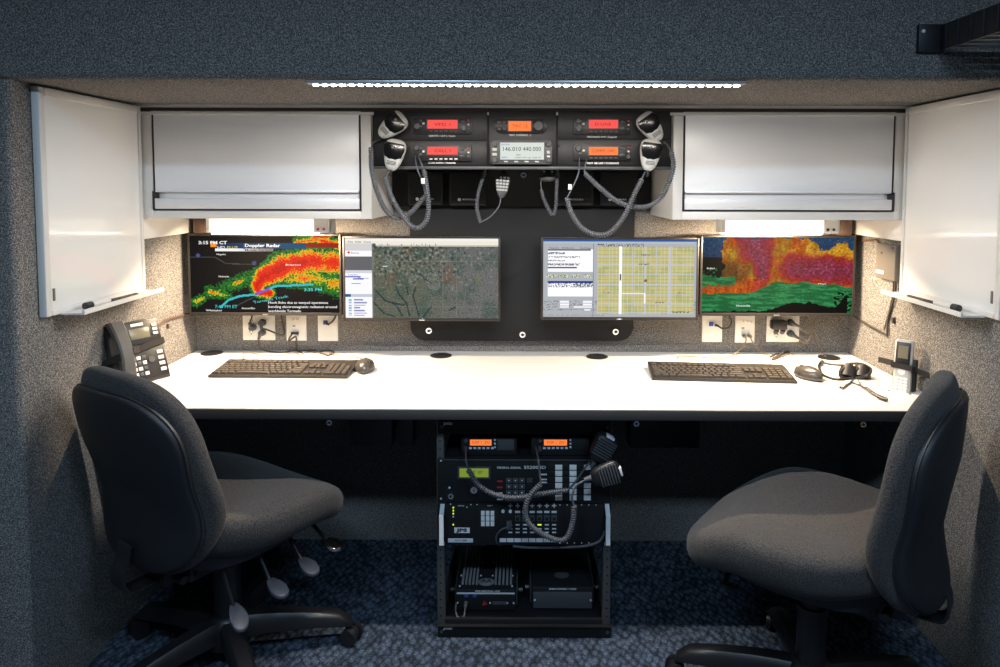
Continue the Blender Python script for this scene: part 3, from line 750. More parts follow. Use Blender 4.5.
radio((413, 144.8, 471.5, 161), (427.5, 146.8, 457.5, 154.6), 'red', 'mobile radio with red display and white corner, lower left in the radio panel', 'CTMS RADIO / Motorola', 162.8, 442, [(417, 148, 2.6)], std_buttons(413, 145.4, 'text'), tbold=.0004, body_txt=[('CALL 1', 443, 150.8, 3, 'gbrown', 16)])
radio((495.5, 118.5, 547, 133.2), (508.5, 121.2, 531, 131), 'orange', 'rounded mobile radio with orange display and big knob, top centre of the radio panel', 'TMSC OVERRIDE / 3', 135.2, 520, [(538.5, 126, 5.2)], [(499.5, 122.5, 3.5, 2.8, 'dgrey'), (499.5, 129, 3.5, 2.8, 'dgrey'), (504.5, 122.5, 3, 2.6, 'dgrey'), (504.5, 129, 3, 2.6, 'dgrey')], rnd=.017, body_txt=[('TAC 12', 520, 126, 3, 'gred', 15)])
rr_ = radio((490.5, 140.5, 552, 164), (500.2, 142.6, 544, 159.6), 'lcd', 'large grey dual-band radio with white frequency display, lower centre of the radio panel', None, 0, 0, [(494.8, 144.5, 2.4), (494.8, 160, 2.6), (548.5, 144.5, 2.3), (548.5, 160, 2.4)],
      [(494.6, 149.5, 4.5, 3, 'mic'), (494.6, 154.5, 4.5, 3, 'mic'), (548.4, 152.3, 3.2, 3.2, 'mic'), (548.4, 156.4, 3, 1.6, 'text')]+[(506+k*10.3, 161.6, 4, 1.4, 'mic') for k in range(4)], bmat='dgrey', thick=.024, rnd=.008,
      body_txt=[('146.010', 511.5, 149.2, 4.2, 'gblack', 18), ('440.000', 532, 149.2, 4.2, 'gblack', 18), ('BUSY 50W', 505.5, 144.6, 1.7, 'gbluet', 8), ('50W', 518.5, 155, 1.6, 'gblack', 4.5), ('REMOTE', 504.5, 157.6, 1.7, 'gbluet', 5.5), ('SCOPE  MUTE  SQL  TONE  SET', 528, 157.6, 1.2, 'gblack', 26)])
radio((573.5, 118, 631, 134.2), (589, 119.9, 618, 128.4), 'red', 'mobile radio with red display, upper right in the radio panel', 'FIRE RADIO VHF / Dispatch', 137, 602, [(578.5, 128.5, 3.2), (578, 121.5, 2.4)], std_buttons(573, 118), body_txt=[('D-LINE', 603, 124.4, 3, 'gbrown', 16)])
radio((573.5, 144.4, 631, 160.2), (589, 147, 618, 155), 'orange', 'mobile radio with orange display, lower right in the radio panel', 'FIRST AIR UHF / COMMAND', 163.3, 603, [(578.2, 148.5, 3), (628, 157, 2)], std_buttons(573, 144.5), tbold=.0004, body_txt=[('COMMS UHF', 603, 151, 3, 'gred', 22)])

# ------------------------------------------------------------------ palm microphones
def mic_profile(L, wt, wb, n=10):
    """outline, wide rounded top, narrow rounded bottom"""
    P = []
    for k in range(48):
        t = 2*PI*k/48; c, s_ = math.cos(t), math.sin(t)
        z = L/2*(abs(s_)**.72)*(1 if s_ > 0 else -1); w = (wt+wb)/2+(wt-wb)/2*(z/(L/2))
        P.append((w/2*(abs(c)**.72)*(1 if c > 0 else -1), z))
    return P
def palm_mic(u, v, Y, ang, label, L=.092, wt=.074, wb=.040):
    p = py(u, v, Y); r = thing('palm_microphone', label, 'microphone', p, 'grey palm microphones on the radio panel', (0, ang, 0))
    def ring(sc, y): return [Vector((a*sc, y, b*sc)) for a, b in mic_profile(L, wt, wb)]
    obj('body', MB().rings([ring(.80, .016), ring(.94, .012), ring(1, .002), ring(.98, -.006), ring(.90, -.013), ring(.72, -.017), ring(.3, -.019)]), 'mic', r, True, 60)
    fp = [(-.024, .034), (.024, .034), (.029, .018), (.023, -.006), (.008, -.014), (-.008, -.014), (-.023, -.006), (-.029, .018)]
    f = MB().prism([(a*1.05, b) for a, b in fp], XZ, -.013, -.0195, bev=.003); o = obj('front_plate', f, 'gloss', r, True)
    obj('emblem', MB().cyl((-.004, -.019, .021), (-.004, -.0203, .021), .0036, n=14), 'box', o, True)
    g = MB()
    for k in range(3): g.box(-.013, .013, -.0195, -.0175, -.020-k*.004, -.0185-k*.004)
    obj('grille', g, 'dark', r, True)
    obj('hang_clip', MB().cyl((0, .010, .01), (0, .036, .01), .007, n=14), 'black', r, True)
    obj('strain_relief', MB().cyl((0, 0, -L/2+.004), (0, 0, -L/2-.016), .0055, .004, n=12), 'plastic', r, True)
    return r
YM = YP-.037
m1 = palm_mic(392, 126, YM, .88, 'light grey palm microphone, upper one at the left end of the radio console')
m2 = palm_mic(394, 155, YM-.006, .20, 'light grey palm microphone, lower one at the left end of the radio console')
m3 = palm_mic(651, 127.5, YM, -.62, 'light grey palm microphone, upper one at the right end of the radio console')
m4 = palm_mic(650, 155, YM-.006, .12, 'light grey palm microphone, lower one at the right end of the radio console')
def cordpts(P, Y):
    out = []
    for q in P:
        y = q[2] if len(q) > 2 else Y; out.append(py(q[0], q[1], y))
    return out
def coil_cord(mic, P, label, thin_a=None, thin_b=None, Y=2.06, R=.0058, tagpos=None):
    """the cord is a part of its microphone (mic) and bends with it"""
    T = Matrix.Translation(mic.location) @ mic.rotation_euler.to_matrix().to_4x4(); Ti = T.inverted()
    b = MB().tube(helix(cordpts(P, Y), R=R-.0008), .0025, n=6)
    b.tube(spline(cordpts(P, Y), 8), R*.62, n=8)
    for t in (thin_a, thin_b):
        if t: b.tube(spline(cordpts(t, Y), 8), .0022, n=7)
    b.xf(Ti)
    o = obj('coiled_cord', b, 'cord', mic, True, 80)
    if tagpos:
        p = py(*tagpos, Y-.008); g = MB().box(p.x-.0055, p.x+.0055, Y-.010, Y-.007, p.z-.008, p.z+.008, bev=.001).xf(Ti)
        obj('cord_tag', g, 'mic', o, True)
    return o
coil_cord(m1, [(371, 148), (372, 172), (379, 197), (388, 213), (399, 218.5), (411, 212), (425.5, 196)], '', [(382, 139, 2.095), (374, 142, 2.09), (371, 148)], [(425.5, 196), (422.5, 182), (417, 168), (415, 156, 2.09)], Y=2.045, R=.0062)
coil_cord(m2, [(385.5, 178, 2.06), (391.6, 197), (400.6, 213), (409.6, 225), (418, 228), (426, 221), (428.5, 208), (427, 190), (424, 170)], '', [(390, 170, YM-.01), (385.5, 178, 2.06)], [(424, 170), (421, 163), (418, 155, 2.09)], Y=2.03, R=.0062, tagpos=(423, 181))
coil_cord(m4, [(567, 198), (571, 212), (580, 226), (592, 233.5), (606, 234.5), (616, 227), (626, 213), (634, 195), (642, 179)], '', [(579.5, 158, 2.09), (578, 175), (567, 198)], [(642, 179), (645, 172, YM-.01)], Y=2.035, R=.0062, tagpos=(570, 187))
coil_cord(m3, [(584.5, 173), (598, 186), (616, 200.5), (632, 206.5), (649, 206), (662, 196), (669.5, 181), (673.5, 166), (671.5, 152)], '', [(586.5, 160, 2.095), (585.5, 165), (584.5, 173)], [(671.5, 152), (668, 146, 2.08), (664, 142, YM)], Y=2.05, R=.0062)
# keypad microphone and the small side-on microphone
p = py(502.3, 186, 2.20)
r = thing('keypad_microphone', 'small dark microphone with a keypad hanging below the big grey radio', 'microphone', p, None, (0, .08, 0))
def kp(sc, y): return [Vector((a*sc, y, b*sc)) for a, b in mic_profile(.074, .056, .026)]
obj('body', MB().rings([kp(.85, .010), kp(1, .004), kp(.98, -.006), kp(.85, -.011)]), 'dgrey', r, True, 50)
for j in range(5):
    for i in range(4):
        if j == 0 and i == 0: continue
        x = -.017+i*.0113; z = .026-j*.0095; x *= 1-.12*j*.5
        obj('key', MB().box(x-.0038, x+.0038, -.0145, -.010, z-.0028, z+.0028, bev=.001), 'mic' if j else 'text', r, True)
obj('hang_bracket', MB().box(-.010, .010, .008, .02, .0, .075, bev=.002), 'black', r, True)
T = Matrix.Translation(p) @ Matrix.Rotation(.08, 4, 'Y')
b = MB().tube(helix(cordpts([(485, 172), (478.5, 192), (477, 208), (480.5, 222.5)], 2.19), R=.0042), .0023, n=6).tube(spline(cordpts([(485, 172), (478.5, 192), (477, 208), (480.5, 222.5)], 2.19), 8), .0035)
b.tube(spline(cordpts([(480.5, 222.5, 2.19), (491, 216, 2.19), (499, 206, 2.19), (500.8, 197, 2.197)], 2.19), 8), .002).tube(cordpts([(485, 172, 2.19), (487, 166, 2.13)], 2.19), .002)
b.xf(T.inverted()); obj('coiled_cord', b, 'cord', r, True, 80)
p = py(548, 177.5, 2.20)
r = thing('edge_on_microphone', 'small dark microphone seen end-on, hanging under the right side of the big grey radio', 'microphone', p)
obj('body', MB().sphere((0, 0, 0), 1, (.027, .035, .013), 20, 10), 'dgrey', r, True, 60)
obj('hang_bracket', MB().box(-.016, .016, .0, .012, .004, .08, bev=.002), 'black', r, True)
for s in (-1, 1): obj('button', MB().cyl((s*.012, -.012, .018), (s*.012, -.004, .018), .0035, n=10), 'text', r, True)
P = cordpts([(541.5, 190), (543.5, 198), (548, 208), (552.5, 214.5), (555.5, 208), (556.5, 190), (557.5, 172)], 2.185)
b = MB().tube(helix(P, R=.0042), .0023, n=6).tube(spline(P, 8), .0035).tube(cordpts([(541.5, 190), (540.8, 184, 2.19), (541.5, 179, 2.195)], 2.185), .002)
b.tube(cordpts([(557.5, 172), (558, 166, 2.13)], 2.185), .002)
b.xf(Matrix.Translation(-p)); obj('coiled_cord', b, 'cord', r, True, 80)

# ------------------------------------------------------------------ wall plates
YW = DB-.0005
def plate(pxr, label, kind, Yp=None):
    x0, x1, z0, z1 = rect(*pxr, DB-.004)
    r = thing('wall_plate', label, 'outlet', ((x0+x1)/2, DB, z0), 'white wall plates between monitors and worktop')
    obj('cover', MB().box(x0, x1, DB-.007, YW, z0, z1, bev=.0015), 'plate', r)
    def at(u, v): p = py(u, v, DB-.007); return p.x, p.z
    return r, at
def receptacle(r, at, u, v, plugged=False):
    x, z = at(u, v); b = MB().cyl((x, DB-.0065, z), (x, DB-.0088, z), .0155, n=24)
    o = obj('receptacle', b, 'plate', r)
    s = MB().box(x-.006, x-.004, DB-.0093, DB-.0085, z-.001, z+.006).box(x+.004, x+.006, DB-.0093, DB-.0085, z-.001, z+.006).cyl((x, DB-.0092, z-.006), (x, DB-.0085, z-.006), .0022, n=8)
    obj('slots', s, 'dark', o)
def plug(u, v, d, label, m='wire', pathpts=None, group='power plugs'):
    p = py(u, v, DB-.012)
    r = thing('power_plug', label, 'plug', p, group)
    b = MB().cyl((p.x, DB-.0095, p.z), (p.x, DB-.030, p.z), .0125, .010, n=16).cyl((p.x, DB-.030, p.z), (p.x+d[0]*.02, DB-.036, p.z+d[1]*.02), .007, .004, n=12)
    obj('plug_body', b, 'dgrey', r)
    if pathpts:
        q = [Vector((p.x+d[0]*.015, DB-.036, p.z+d[1]*.015))]+pathpts
        obj('cable', MB().tube(spline(q, 8), .0028, n=7), m, r)
    return r
def D(u, v, z=DESK+.004):
    q = pz(u, v, z); q.y = min(q.y, DB-.008); return q
def Wp(u, v, off=.018): return py(u, v, DB-off)
r, at = plate((243, 312, 275, 340), 'wide white double outlet plate with two plugs, left end below the radar monitor', 0)
receptacle(r, at, 251.5, 321); receptacle(r, at, 251.5, 332)
for v in (316, 335): x, z = at(251.5, v); obj('screw', MB().cyl((x, DB-.0065, z), (x, DB-.0082, z), .0028, n=8), 'dgrey', r)
plug(262.5, 322.5, (.3, -1), 'upper dark plug in the wide plate below the radar monitor', 'wire', [Wp(268, 330, .03), Wp(276, 333, .04), Wp(284, 334.5, .03), Wp(283, 325, .02), Wp(281, 315, .012)])
plug(262.5, 332.5, (-.3, -1), 'lower dark plug in the wide plate below the radar monitor', 'wire', [Wp(259, 343, .035), Wp(262, 349, .03), D(270, 351.5), D(285, 352), D(295, 350), D(302, 352.5)])
plug(253, 327, (-.2, 1), 'small round dark plug on the left half of the wide plate below the radar monitor', 'wire', [Wp(252, 316, .02), Wp(251.5, 311, .012)])
r, at = plate((286.5, 312.5, 306.5, 340.5), 'narrow white connector plate with a lower jack, middle plate below the radar monitor', 0)
for u, v in ((293, 319.5), (297.5, 319)): x, z = at(u, v); obj('jack', MB().cyl((x, DB-.0065, z), (x, DB-.012, z), .004, n=10), 'alu', r)
x, z = at(294, 326); obj('port', MB().box(x-.005, x+.005, DB-.0075, DB-.0068, z-.002, z+.002), 'dgrey', r)
x, z = at(295, 333); o = obj('port', MB().box(x-.013, x+.013, DB-.014, DB-.0065, z-.004, z+.004, bev=.001), 'dgrey', r)
mesh_thing('video_cable', MB().tube(spline([Vector((x-.006, DB-.014, z)), Wp(290, 337, .03), Wp(289, 341, .03), Wp(296, 337, .03), D(303, 346), D(312, 350), D(320, 352.5), D(328, 355), D(334, 352), D(327, 350), D(316, 352), D(306, 349.5)], 8), .003, n=7), 'wire',
           'dark cable looping from the middle plate onto the worktop behind the left keyboard', 'cable', 'cables on and above the worktop')
r, at = plate((318, 313, 338, 341), 'narrow white data plate with a blue jack, below the gap between the two left monitors', 0)
x, z = at(325.5, 322.5); obj('data_jack', MB().box(x-.007, x+.007, DB-.012, DB-.0065, z-.007, z+.007, bev=.001), 'blue', r)
mesh_thing('data_cable', MB().cyl((x+.004, DB-.016, z-.002), (x+.016, DB-.020, z-.004), .004, n=10).tube(spline([Vector((x+.014, DB-.020, z-.004)), Wp(333, 321, .022), Wp(336, 315, .02), Wp(336.5, 310, .012)], 8), .003, n=7), 'wire',
           'short dark data cable curving from the left blue jack up behind the monitor', 'cable', 'data cables at the blue jacks')
r, at = plate((702, 314.5, 722, 342), 'narrow white data plate with a blue jack, below the storm monitor', 0)
x, z = at(711, 324); obj('data_jack', MB().box(x-.007, x+.007, DB-.012, DB-.0065, z-.007, z+.007, bev=.001), 'blue', r)
mesh_thing('data_cable', MB().cyl((x+.010, DB-.016, z-.002), (x+.022, DB-.020, z-.004), .004, n=10).tube(spline([Vector((x+.02, DB-.020, z-.004)), Wp(723, 328.5, .025), Wp(729, 327, .022), Wp(731.5, 321, .018), Wp(729, 316, .012)], 8), .003, n=7), 'wire',
           'short dark data cable curving from the right blue jack up behind the storm monitor', 'cable', 'data cables at the blue jacks')
r, at = plate((735, 315, 754.5, 342.5), 'narrow white connector plate with two plugs at its foot, middle plate below the storm monitor', 0)
for u, v in ((743, 321), (747.5, 321.5), (751, 322)): x, z = at(u, v); obj('jack', MB().cyl((x, DB-.0065, z), (x, DB-.012, z), .0035, n=10), 'alu', r)
x, z = at(743, 328); obj('port', MB().box(x-.005, x+.005, DB-.0075, DB-.0068, z-.002, z+.002), 'dgrey', r)
for u, pth, lb in ((743.5, [Wp(746, 341, .03), Wp(742, 347, .03), D(733, 355), D(720, 358.5), D(700, 357), D(680, 356), D(678, 358.5)], 'thin pale cable from the right middle plate to the back of the right keyboard'),
                   (748.5, [Wp(752, 341, .03), Wp(757, 348, .03), D(766, 354), D(776, 357), D(783, 356), D(790, 353), D(793, 358), D(796, 367)], 'thin pale cable from the right middle plate to the mouse')):
    x, z = at(u, 335.5)
    mesh_thing('usb_cable', MB().box(x-.006, x+.006, DB-.028, DB-.0075, z-.0035, z+.0035, bev=.001).tube(spline([Vector((x, DB-.028, z))]+pth, 8), .0019, n=7), 'beige', lb, 'cable', 'cables on and above the worktop')
r, at = plate((766.5, 315.5, 799, 342), 'wide white double outlet plate with a black adapter, right end below the storm monitor', 0)
receptacle(r, at, 776, 335)
for v in (321, 333): receptacle(r, at, 790.5, v)
x, z = at(777, 324.5)
o = thing('power_adapter', 'boxy black power adapter plugged into the right wide plate', 'adapter', (x, DB-.03, z-.02))
obj('body', MB().box(x-.028, x+.024, DB-.045, DB-.0095, z-.012, z+.019, bev=.005), 'monitor', o)
for k in (-1, 1): obj('socket', MB().cyl((x+k*.011, DB-.036, z-.014), (x+k*.011, DB-.026, z-.024), .0085, n=14), 'dgrey', o)
plug(790.5, 322.5, (1, -.4), 'upper black plug at the right edge of the wide plate under the storm monitor', 'beige', [Wp(800, 328, .03), Wp(808, 333, .03), Wp(812, 327, .02), Wp(810, 316, .012)])
plug(790.5, 333.5, (1, -.6), 'lower black plug at the right edge of the wide plate under the storm monitor', 'beige', [Wp(799, 339, .03), Wp(806, 343, .03), Wp(810, 337, .03), Wp(813, 325, .02), Wp(806, 312, .012)])
mesh_thing('headset_lead', MB().tube(spline([Wp(811, 318, .012), Wp(815, 336, .02), Wp(820, 348, .02), D(823, 354.5), D(826, 357)], 8), .0018, n=7), 'beige', 'thin cable hanging from behind the storm monitor to the rightmost grommet', 'cable', 'cables on and above the worktop')
mesh_thing('bundled_cable', MB().tube(spline([D(770, 357), D(776, 354), D(783, 353.5), D(788, 351), D(784, 355), D(776, 358.5), D(772, 359.5), D(775, 357), D(782, 354), D(786, 353)], 8), .0028, n=7).tube(spline([D(773, 359), D(779, 356), D(786, 351)], 6), .003, n=7), 'wire',
           'tied bundle of dark cable lying behind the right keyboard near the mouse', 'cable', 'cables on and above the worktop')
mesh_thing('keyboard_cable', MB().tube(spline([D(246, 360.5), D(243, 357), D(244, 353), D(251, 352.5), D(262, 355), D(280, 355.5), D(293, 353), D(300, 355), D(304, 353.5)], 8), .002, n=7), 'beige', 'thin pale cable curling on the worktop behind the left keyboard', 'cable', 'cables on and above the worktop')
mesh_thing('mouse_cable', MB().tube(spline([D(365, 359.5), D(356, 357), D(345, 355.5), D(330, 353.5), D(318, 352.5), D(310, 351.5)], 8), .0018, n=7), 'beige', 'thin cable running left from the left mouse behind the keyboard', 'cable', 'cables on and above the worktop')

# ------------------------------------------------------------------ keyboards and mice
def keyboard(u0, v0, u1, v1, label):
    a = pz(u0, v0, DESK+.01); b = pz(u1, v1, DESK+.01)
    L = .424; Wd = .152; ang = math.atan2(b.y-a.y, b.x-a.x)
    r = thing('keyboard', label, 'keyboard', (a.x, a.y, DESK), 'keyboards', (0, 0, ang))
    tilt = .012
    h = lambda y: .008+tilt*y/Wd
    o = MB(); P = [(0, .0005), (0, h(0)), (Wd, h(Wd)), (Wd, .004)]
    o.prism(P, lambda p, q, d: Vector((d, p, q)), 0, L, bev=.003)
    obj('base', o, 'kbase', r, True)
    rows = []
    k = .0187; gx = .008; y0 = .010
    def row(y, x, ws, hh=1):
        for w_ in ws:
            if w_ > 0: rows.append((x, y, w_*k, hh*k))
            x += abs(w_)*k
    Y = lambda i: y0+i*k*.98
    row(Y(0), gx, [1.25, 1.25, 1.25, 5.9, 1.25, 1.25, 1.25, 1.6]); row(Y(1), gx, [2.25]+[1]*10+[2.75]); row(Y(2), gx, [1.75]+[1]*11+[2.25])
    row(Y(3), gx, [1.5]+[1]*12+[1.5]); row(Y(4), gx, [1]*13+[2]); row(Y(5)+.006, gx, [1, -.7, 1, 1, 1, 1, -.4, 1, 1, 1, 1, -.4, 1, 1, 1, 1])
    nx = gx+15.3*k
    row(Y(0), nx, [1, 1, 1]); row(Y(1), nx, [-1, 1]); row(Y(3), nx, [1, 1, 1]); row(Y(4), nx, [1, 1, 1]); 
    nx += 3.3*k
    row(Y(0), nx, [2, 1]); row(Y(1), nx, [1, 1, 1]); row(Y(2), nx, [1, 1, 1]); row(Y(3), nx, [1, 1, 1]); row(Y(4), nx, [1, 1, 1])
    row(Y(0), nx+3*k, [1], 2); row(Y(2), nx+3*k, [1], 2); 
    s = (L-.008)/(nx+4*k); cache = {}
    rows = rows[:100]
    for x, y, w_, hh in rows:
        x *= s; w_ *= s; kk = (round(w_, 4), round(hh, 4))
        if kk not in cache:
            b = MB(); w2 = w_-.0028; h2 = hh-.0032
            b.rings([[Vector((cx*w2*q+w_/2, cy*h2*q+hh/2, z)) for cx, cy in ((-.5, -.5), (.5, -.5), (.5, .5), (-.5, .5))] for q, z in ((1, 0), (.97, .004), (.84, .0062))])
            c = obj('key', b, 'key', r, True); cache[kk] = c
        else:
            c = cache[kk].copy(); C.objects.link(c); c.parent = r
        c.location = (x, y, h(y+hh/2)-.0012); c.rotation_euler = (math.atan2(tilt, Wd), 0, 0)
    return r
keyboard(207.5, 374.5, 343, 375.5, 'black full-size keyboard on the left half of the worktop in front of the radar monitor')
keyboard(652, 377, 795, 380.5, 'black full-size keyboard on the right half of the worktop in front of the storm monitor')
def mouse(u, v, ang, label, s=1):
    p = pz(u, v, DESK+.012); r = thing('mouse', label, 'mouse', (p.x, p.y, DESK), 'computer mice', (0, 0, ang))
    R = []
    for j, (sc, z) in enumerate(((.86, .0005), (1, .006), (1.0, .012), (.93, .021), (.78, .029), (.55, .034), (.25, .037), (.02, .0375))):
        R.append([Vector((s*.031*sc*math.cos(t)*(1-.12*abs(math.sin(t))), s*.055*sc*math.sin(t), z*(1 if math.sin(t) < .3 else 1-.18*(math.sin(t)-.3)*sc))) for t in [2*PI*k/32 for k in range(32)]])
    obj('shell', MB().rings(R), 'mouse', r, True, 60)
    obj('scroll_wheel', MB().cyl((-.003, .026, .027), (.003, .026, .027), .0085, n=18), 'dgrey', r, True)
    obj('button_seam', MB().box(-.0005, .0005, .004, .048, .0335, .0352).xf(Matrix.Identity(4)), 'dark', r, True) if False else None
mouse(365, 366.5, .12, 'black computer mouse right of the left keyboard')
mouse(808, 374, .35, 'black computer mouse right of the right keyboard')

# ------------------------------------------------------------------ headset on the worktop
c = D(853, 371, DESK)
r = thing('headset', 'dark headset with microphone boom lying tangled at the right end of the worktop', 'headset', (c.x, c.y, DESK))
hb = [D(822, 361, DESK+.006), D(819, 366, DESK+.012), D(822, 374, DESK+.014), D(832, 378.5, DESK+.014), D(842, 379.5, DESK+.014), D(853, 378, DESK+.012)]
obj('headband', MB().tube(spline(hb, 8), .0042, n=8), 'plastic', r)
for u, v, n_ in ((848, 371.5, 0), (862, 372, 1)):
    q = D(u, v, DESK+.018)
    b = MB().cyl(q+Vector((-.004, -.006, -.016)), q+Vector((.006, .008, .012)), .026, .023, n=24).cyl(q+Vector((.006, .008, .012)), q+Vector((.009, .012, .018)), .015, .012, n=20)
    obj('ear_cup', b, 'plastic', r)
    obj('ear_pad', MB().tube([q+Vector((-.006, -.009, -.004))+Vector((.021*math.cos(t), .004*math.sin(t), .016*math.sin(t))) for t in [2*PI*k/24 for k in range(25)]], .006, n=8), 'matte', r)
obj('headband_inner', MB().tube(spline([D(856, 378, DESK+.01), D(868, 375, DESK+.03), D(871, 369, DESK+.035), D(862, 364, DESK+.03), D(850, 363.5, DESK+.02)], 8), .0038, n=8), 'plastic', r)
obj('microphone_boom', MB().tube(spline([D(822, 362.5, DESK+.01), D(832, 364.5, DESK+.01), D(846, 365.5, DESK+.014)], 8), .0034, n=8).sphere(D(822, 362, DESK+.01), .007), 'plastic', r)
obj('cable', MB().tube(spline([D(853, 380, DESK+.004), D(846, 386, DESK+.004), D(843, 388, DESK+.003), D(850, 383), D(858, 384.5), D(865, 388, DESK+.008), D(872, 393.5), D(879, 397), D(886, 399)], 8), .0023, n=7), 'wire', r)
obj('cable', MB().tube(spline([D(858, 380, DESK+.004), D(862, 386, DESK+.004), D(868, 388, DESK+.003), D(872, 391), D(880, 395.5), D(887, 398)], 8), .0016, n=7), 'wire', r)
obj('connector', MB().cyl(D(878, 397, DESK+.006), D(887, 400, DESK+.006), .0045, n=10).cyl(D(844, 388, DESK+.006), D(840, 387, DESK+.006), .004, n=10), 'plastic', r)

# ------------------------------------------------------------------ desk phone strapped to the left wall
u_ = Vector((.50, .866, 0)).normalized(); v_ = Vector((-.36, .05, .93)); v_ = (v_-u_*v_.dot(u_)).normalized(); n_ = u_.cross(v_).normalized()  # n_ points to the viewer side
if n_.y > 0: n_ = -n_
org = px(139, 353, -1.07)
T = Matrix(((u_.x, n_.x, v_.x, org.x), (u_.y, n_.y, v_.y, org.y), (u_.z, n_.z, v_.z, org.z), (0, 0, 0, 1)))   # local: x width, y outward, z up
r = thing('desk_phone', 'dark desk phone with grey handset, strapped to the left wall above the worktop', 'phone', org)
T3 = T.to_3x3().to_4x4() @ Matrix.Scale(.80, 4); lobj = lambda nm, mb_, mm, par, *_: obj(nm, mb_.xf(T3), mm, par, True)
lobj('base', MB().prism([(-.095, -.105), (.095, -.105), (.095, .105), (.05, .118), (-.095, .112)], lambda a, b, d: Vector((a, d, b)), -.028, 0, bev=.004), 'phone', r, True)
lobj('wedge', MB().prism([(-.028, -.095), (-.028, .105), (-.085, .085), (-.115, -.05), (-.06, -.098)], lambda a, b, d: Vector((d, a, b)), -.08, .05, bev=.004), 'phone', r, True)
hs = []
for t in [k/16 for k in range(17)]:
    z = -.105+.222*t; y = .018+.030*math.sin(PI*t); w_ = .026-.004*math.sin(PI*t); th = .017-.005*math.sin(PI*t)
    hs.append([Vector((-.072+w_*c_, y+th*s_, z)) for c_, s_ in ((-1, -.7), (-.8, -1), (.8, -1), (1, -.7), (1, .6), (.75, 1), (-.75, 1), (-1, .6))])
lobj('handset', MB().rings(hs), 'handset', r, True, 50)
lobj('face_panel', MB().box(-.038, .092, 0, .004, .028, .112, bev=.002), 'plastic', r, True)
lobj('display', MB().box(-.02, .052, .004, .006, .048, .085, bev=.001), 'phonelcd', r, True)
lobj('label_strip', MB().box(-.010, .035, .004, .0055, .094, .104), 'text', r, True)
for k in range(3): lobj('line_key', MB().box(.064, .082, .004, .007, .055+k*.015, .064+k*.015, bev=.001), 'btn', r, True)
lobj('keypad_panel', MB().box(-.038, .092, 0, .0025, -.095, .015, bev=.001), 'plastic', r, True)
for j in range(4):
    for i in range(3):
        x = -.028+i*.019; z = -.018-j*.019
        lobj('dial_key', MB().box(x-.007, x+.007, .0025, .006, z-.006, z+.006, bev=.001), 'btn' if (i+j) % 2 or i == 0 else 'dgrey', r, True)
    lobj('side_key', MB().box(.062, .083, .0025, .005, -.078+j*.021, -.066+j*.021, bev=.001), 'btn', r, True)
lobj('navigation_ring', MB().cyl((.037, .0025, -.03), (.037, .006, -.03), .012, n=20), 'dgrey', r, True)
st = MB()
sp = [Vector((-.112, -.10, -.01)), Vector((-.108, .02, -.008)), Vector((-.098, .052, -.005)), Vector((-.05, .057, .005)), Vector((-.03, .03, .008)), Vector((.0, .008, .013)), Vector((.05, .008, .022)), Vector((.098, .006, .028)), Vector((.099, -.03, .028))]
V1 = [p+Vector((0, 0, .011)) for p in sp]; V0 = [p-Vector((0, 0, .011)) for p in sp]
st.rings([[a, b, b+Vector((0, .0015, 0)), a+Vector((0, .0015, 0))] for a, b in zip(V0, V1)])
lobj('strap', st, 'strap', r, True)
mesh_thing('phone_cable', MB().tube(spline([px(156, 328, -W+.012), px(165, 321, -W+.006), px(173, 318, -W+.005), px(182, 315.5, -W+.005), px(190, 313.5, -W+.005), Vector((-W+.03, DB-.03, .83))], 8), .0042, n=8).box(-W, -W+.008, 2.27, 2.277, .800, .815), 'brown',
           'dark cable clipped along the left wall from the desk phone to the radar monitor', 'cable')

# ------------------------------------------------------------------ cordless handset in a cradle on the right wall
org = px(903, 369, 1.085)
u_ = Vector((.72, -.69, 0)).normalized(); v_ = Vector((.17, .06, .98)); v_ = (v_-u_*v_.dot(u_)).normalized(); n_ = -u_.cross(v_).normalized()
if n_.x > 0: n_ = -n_
T = Matrix(((u_.x, n_.x, v_.x, org.x), (u_.y, n_.y, v_.y, org.y), (u_.z, n_.z, v_.z, org.z), (0, 0, 0, 1)))
r = thing('cordless_handset', 'slim grey cordless handset standing in a cradle on the right wall', 'phone', org)
T3 = T.to_3x3().to_4x4()
def col(w0, th, z0, z1, n=8):
    return [[Vector((c_*w, s_*th, z)) for c_, s_ in ((-1, -.6), (-.75, -1), (.75, -1), (1, -.6), (1, .6), (.75, 1), (-.75, 1), (-1, .6))] for z, w in ((z0, w0*.8), (z0+.006, w0), ((z0+z1)/2, w0*.94), (z1-.006, w0), (z1, w0*.85))]
lobj('body', MB().rings(col(.0235, .011, -.078, .083)), 'mic', r, True, 40)
lobj('face_panel', MB().box(-.019, .019, .0105, .0125, .012, .076, bev=.003), 'plastic', r, True)
lobj('display', MB().box(-.013, .013, .0125, .0132, .030, .066), 'phonelcd', r, True)
lobj('navigation_key', MB().cyl((0, .0105, -.006), (0, .013, -.006), .010, n=18), 'btn', r, True)
for j in range(5):
    for i in range(3): lobj('dial_key', MB().box(-.0165+i*.0115, -.0065+i*.0115, .0105, .0125, -.030-j*.0088, -.0235-j*.0088, bev=.0008), 'btn', r, True)
r2 = thing('handset_cradle', 'black wall cradle holding the foot of the cordless handset, with its strap', 'cradle', org)
cb = MB().box(-.030, .030, -.034, -.0125, -.088, .03, bev=.003).box(-.030, .030, -.0125, .020, -.090, -.080, bev=.002).box(-.030, .030, .0145, .022, -.088, -.066, bev=.002)
cb.box(-.030, -.0245, -.0125, .020, -.088, -.064, bev=.001).box(.0245, .030, -.0125, .020, -.088, -.064, bev=.001)
lobj('cradle_body', cb, 'plastic', r2, True)
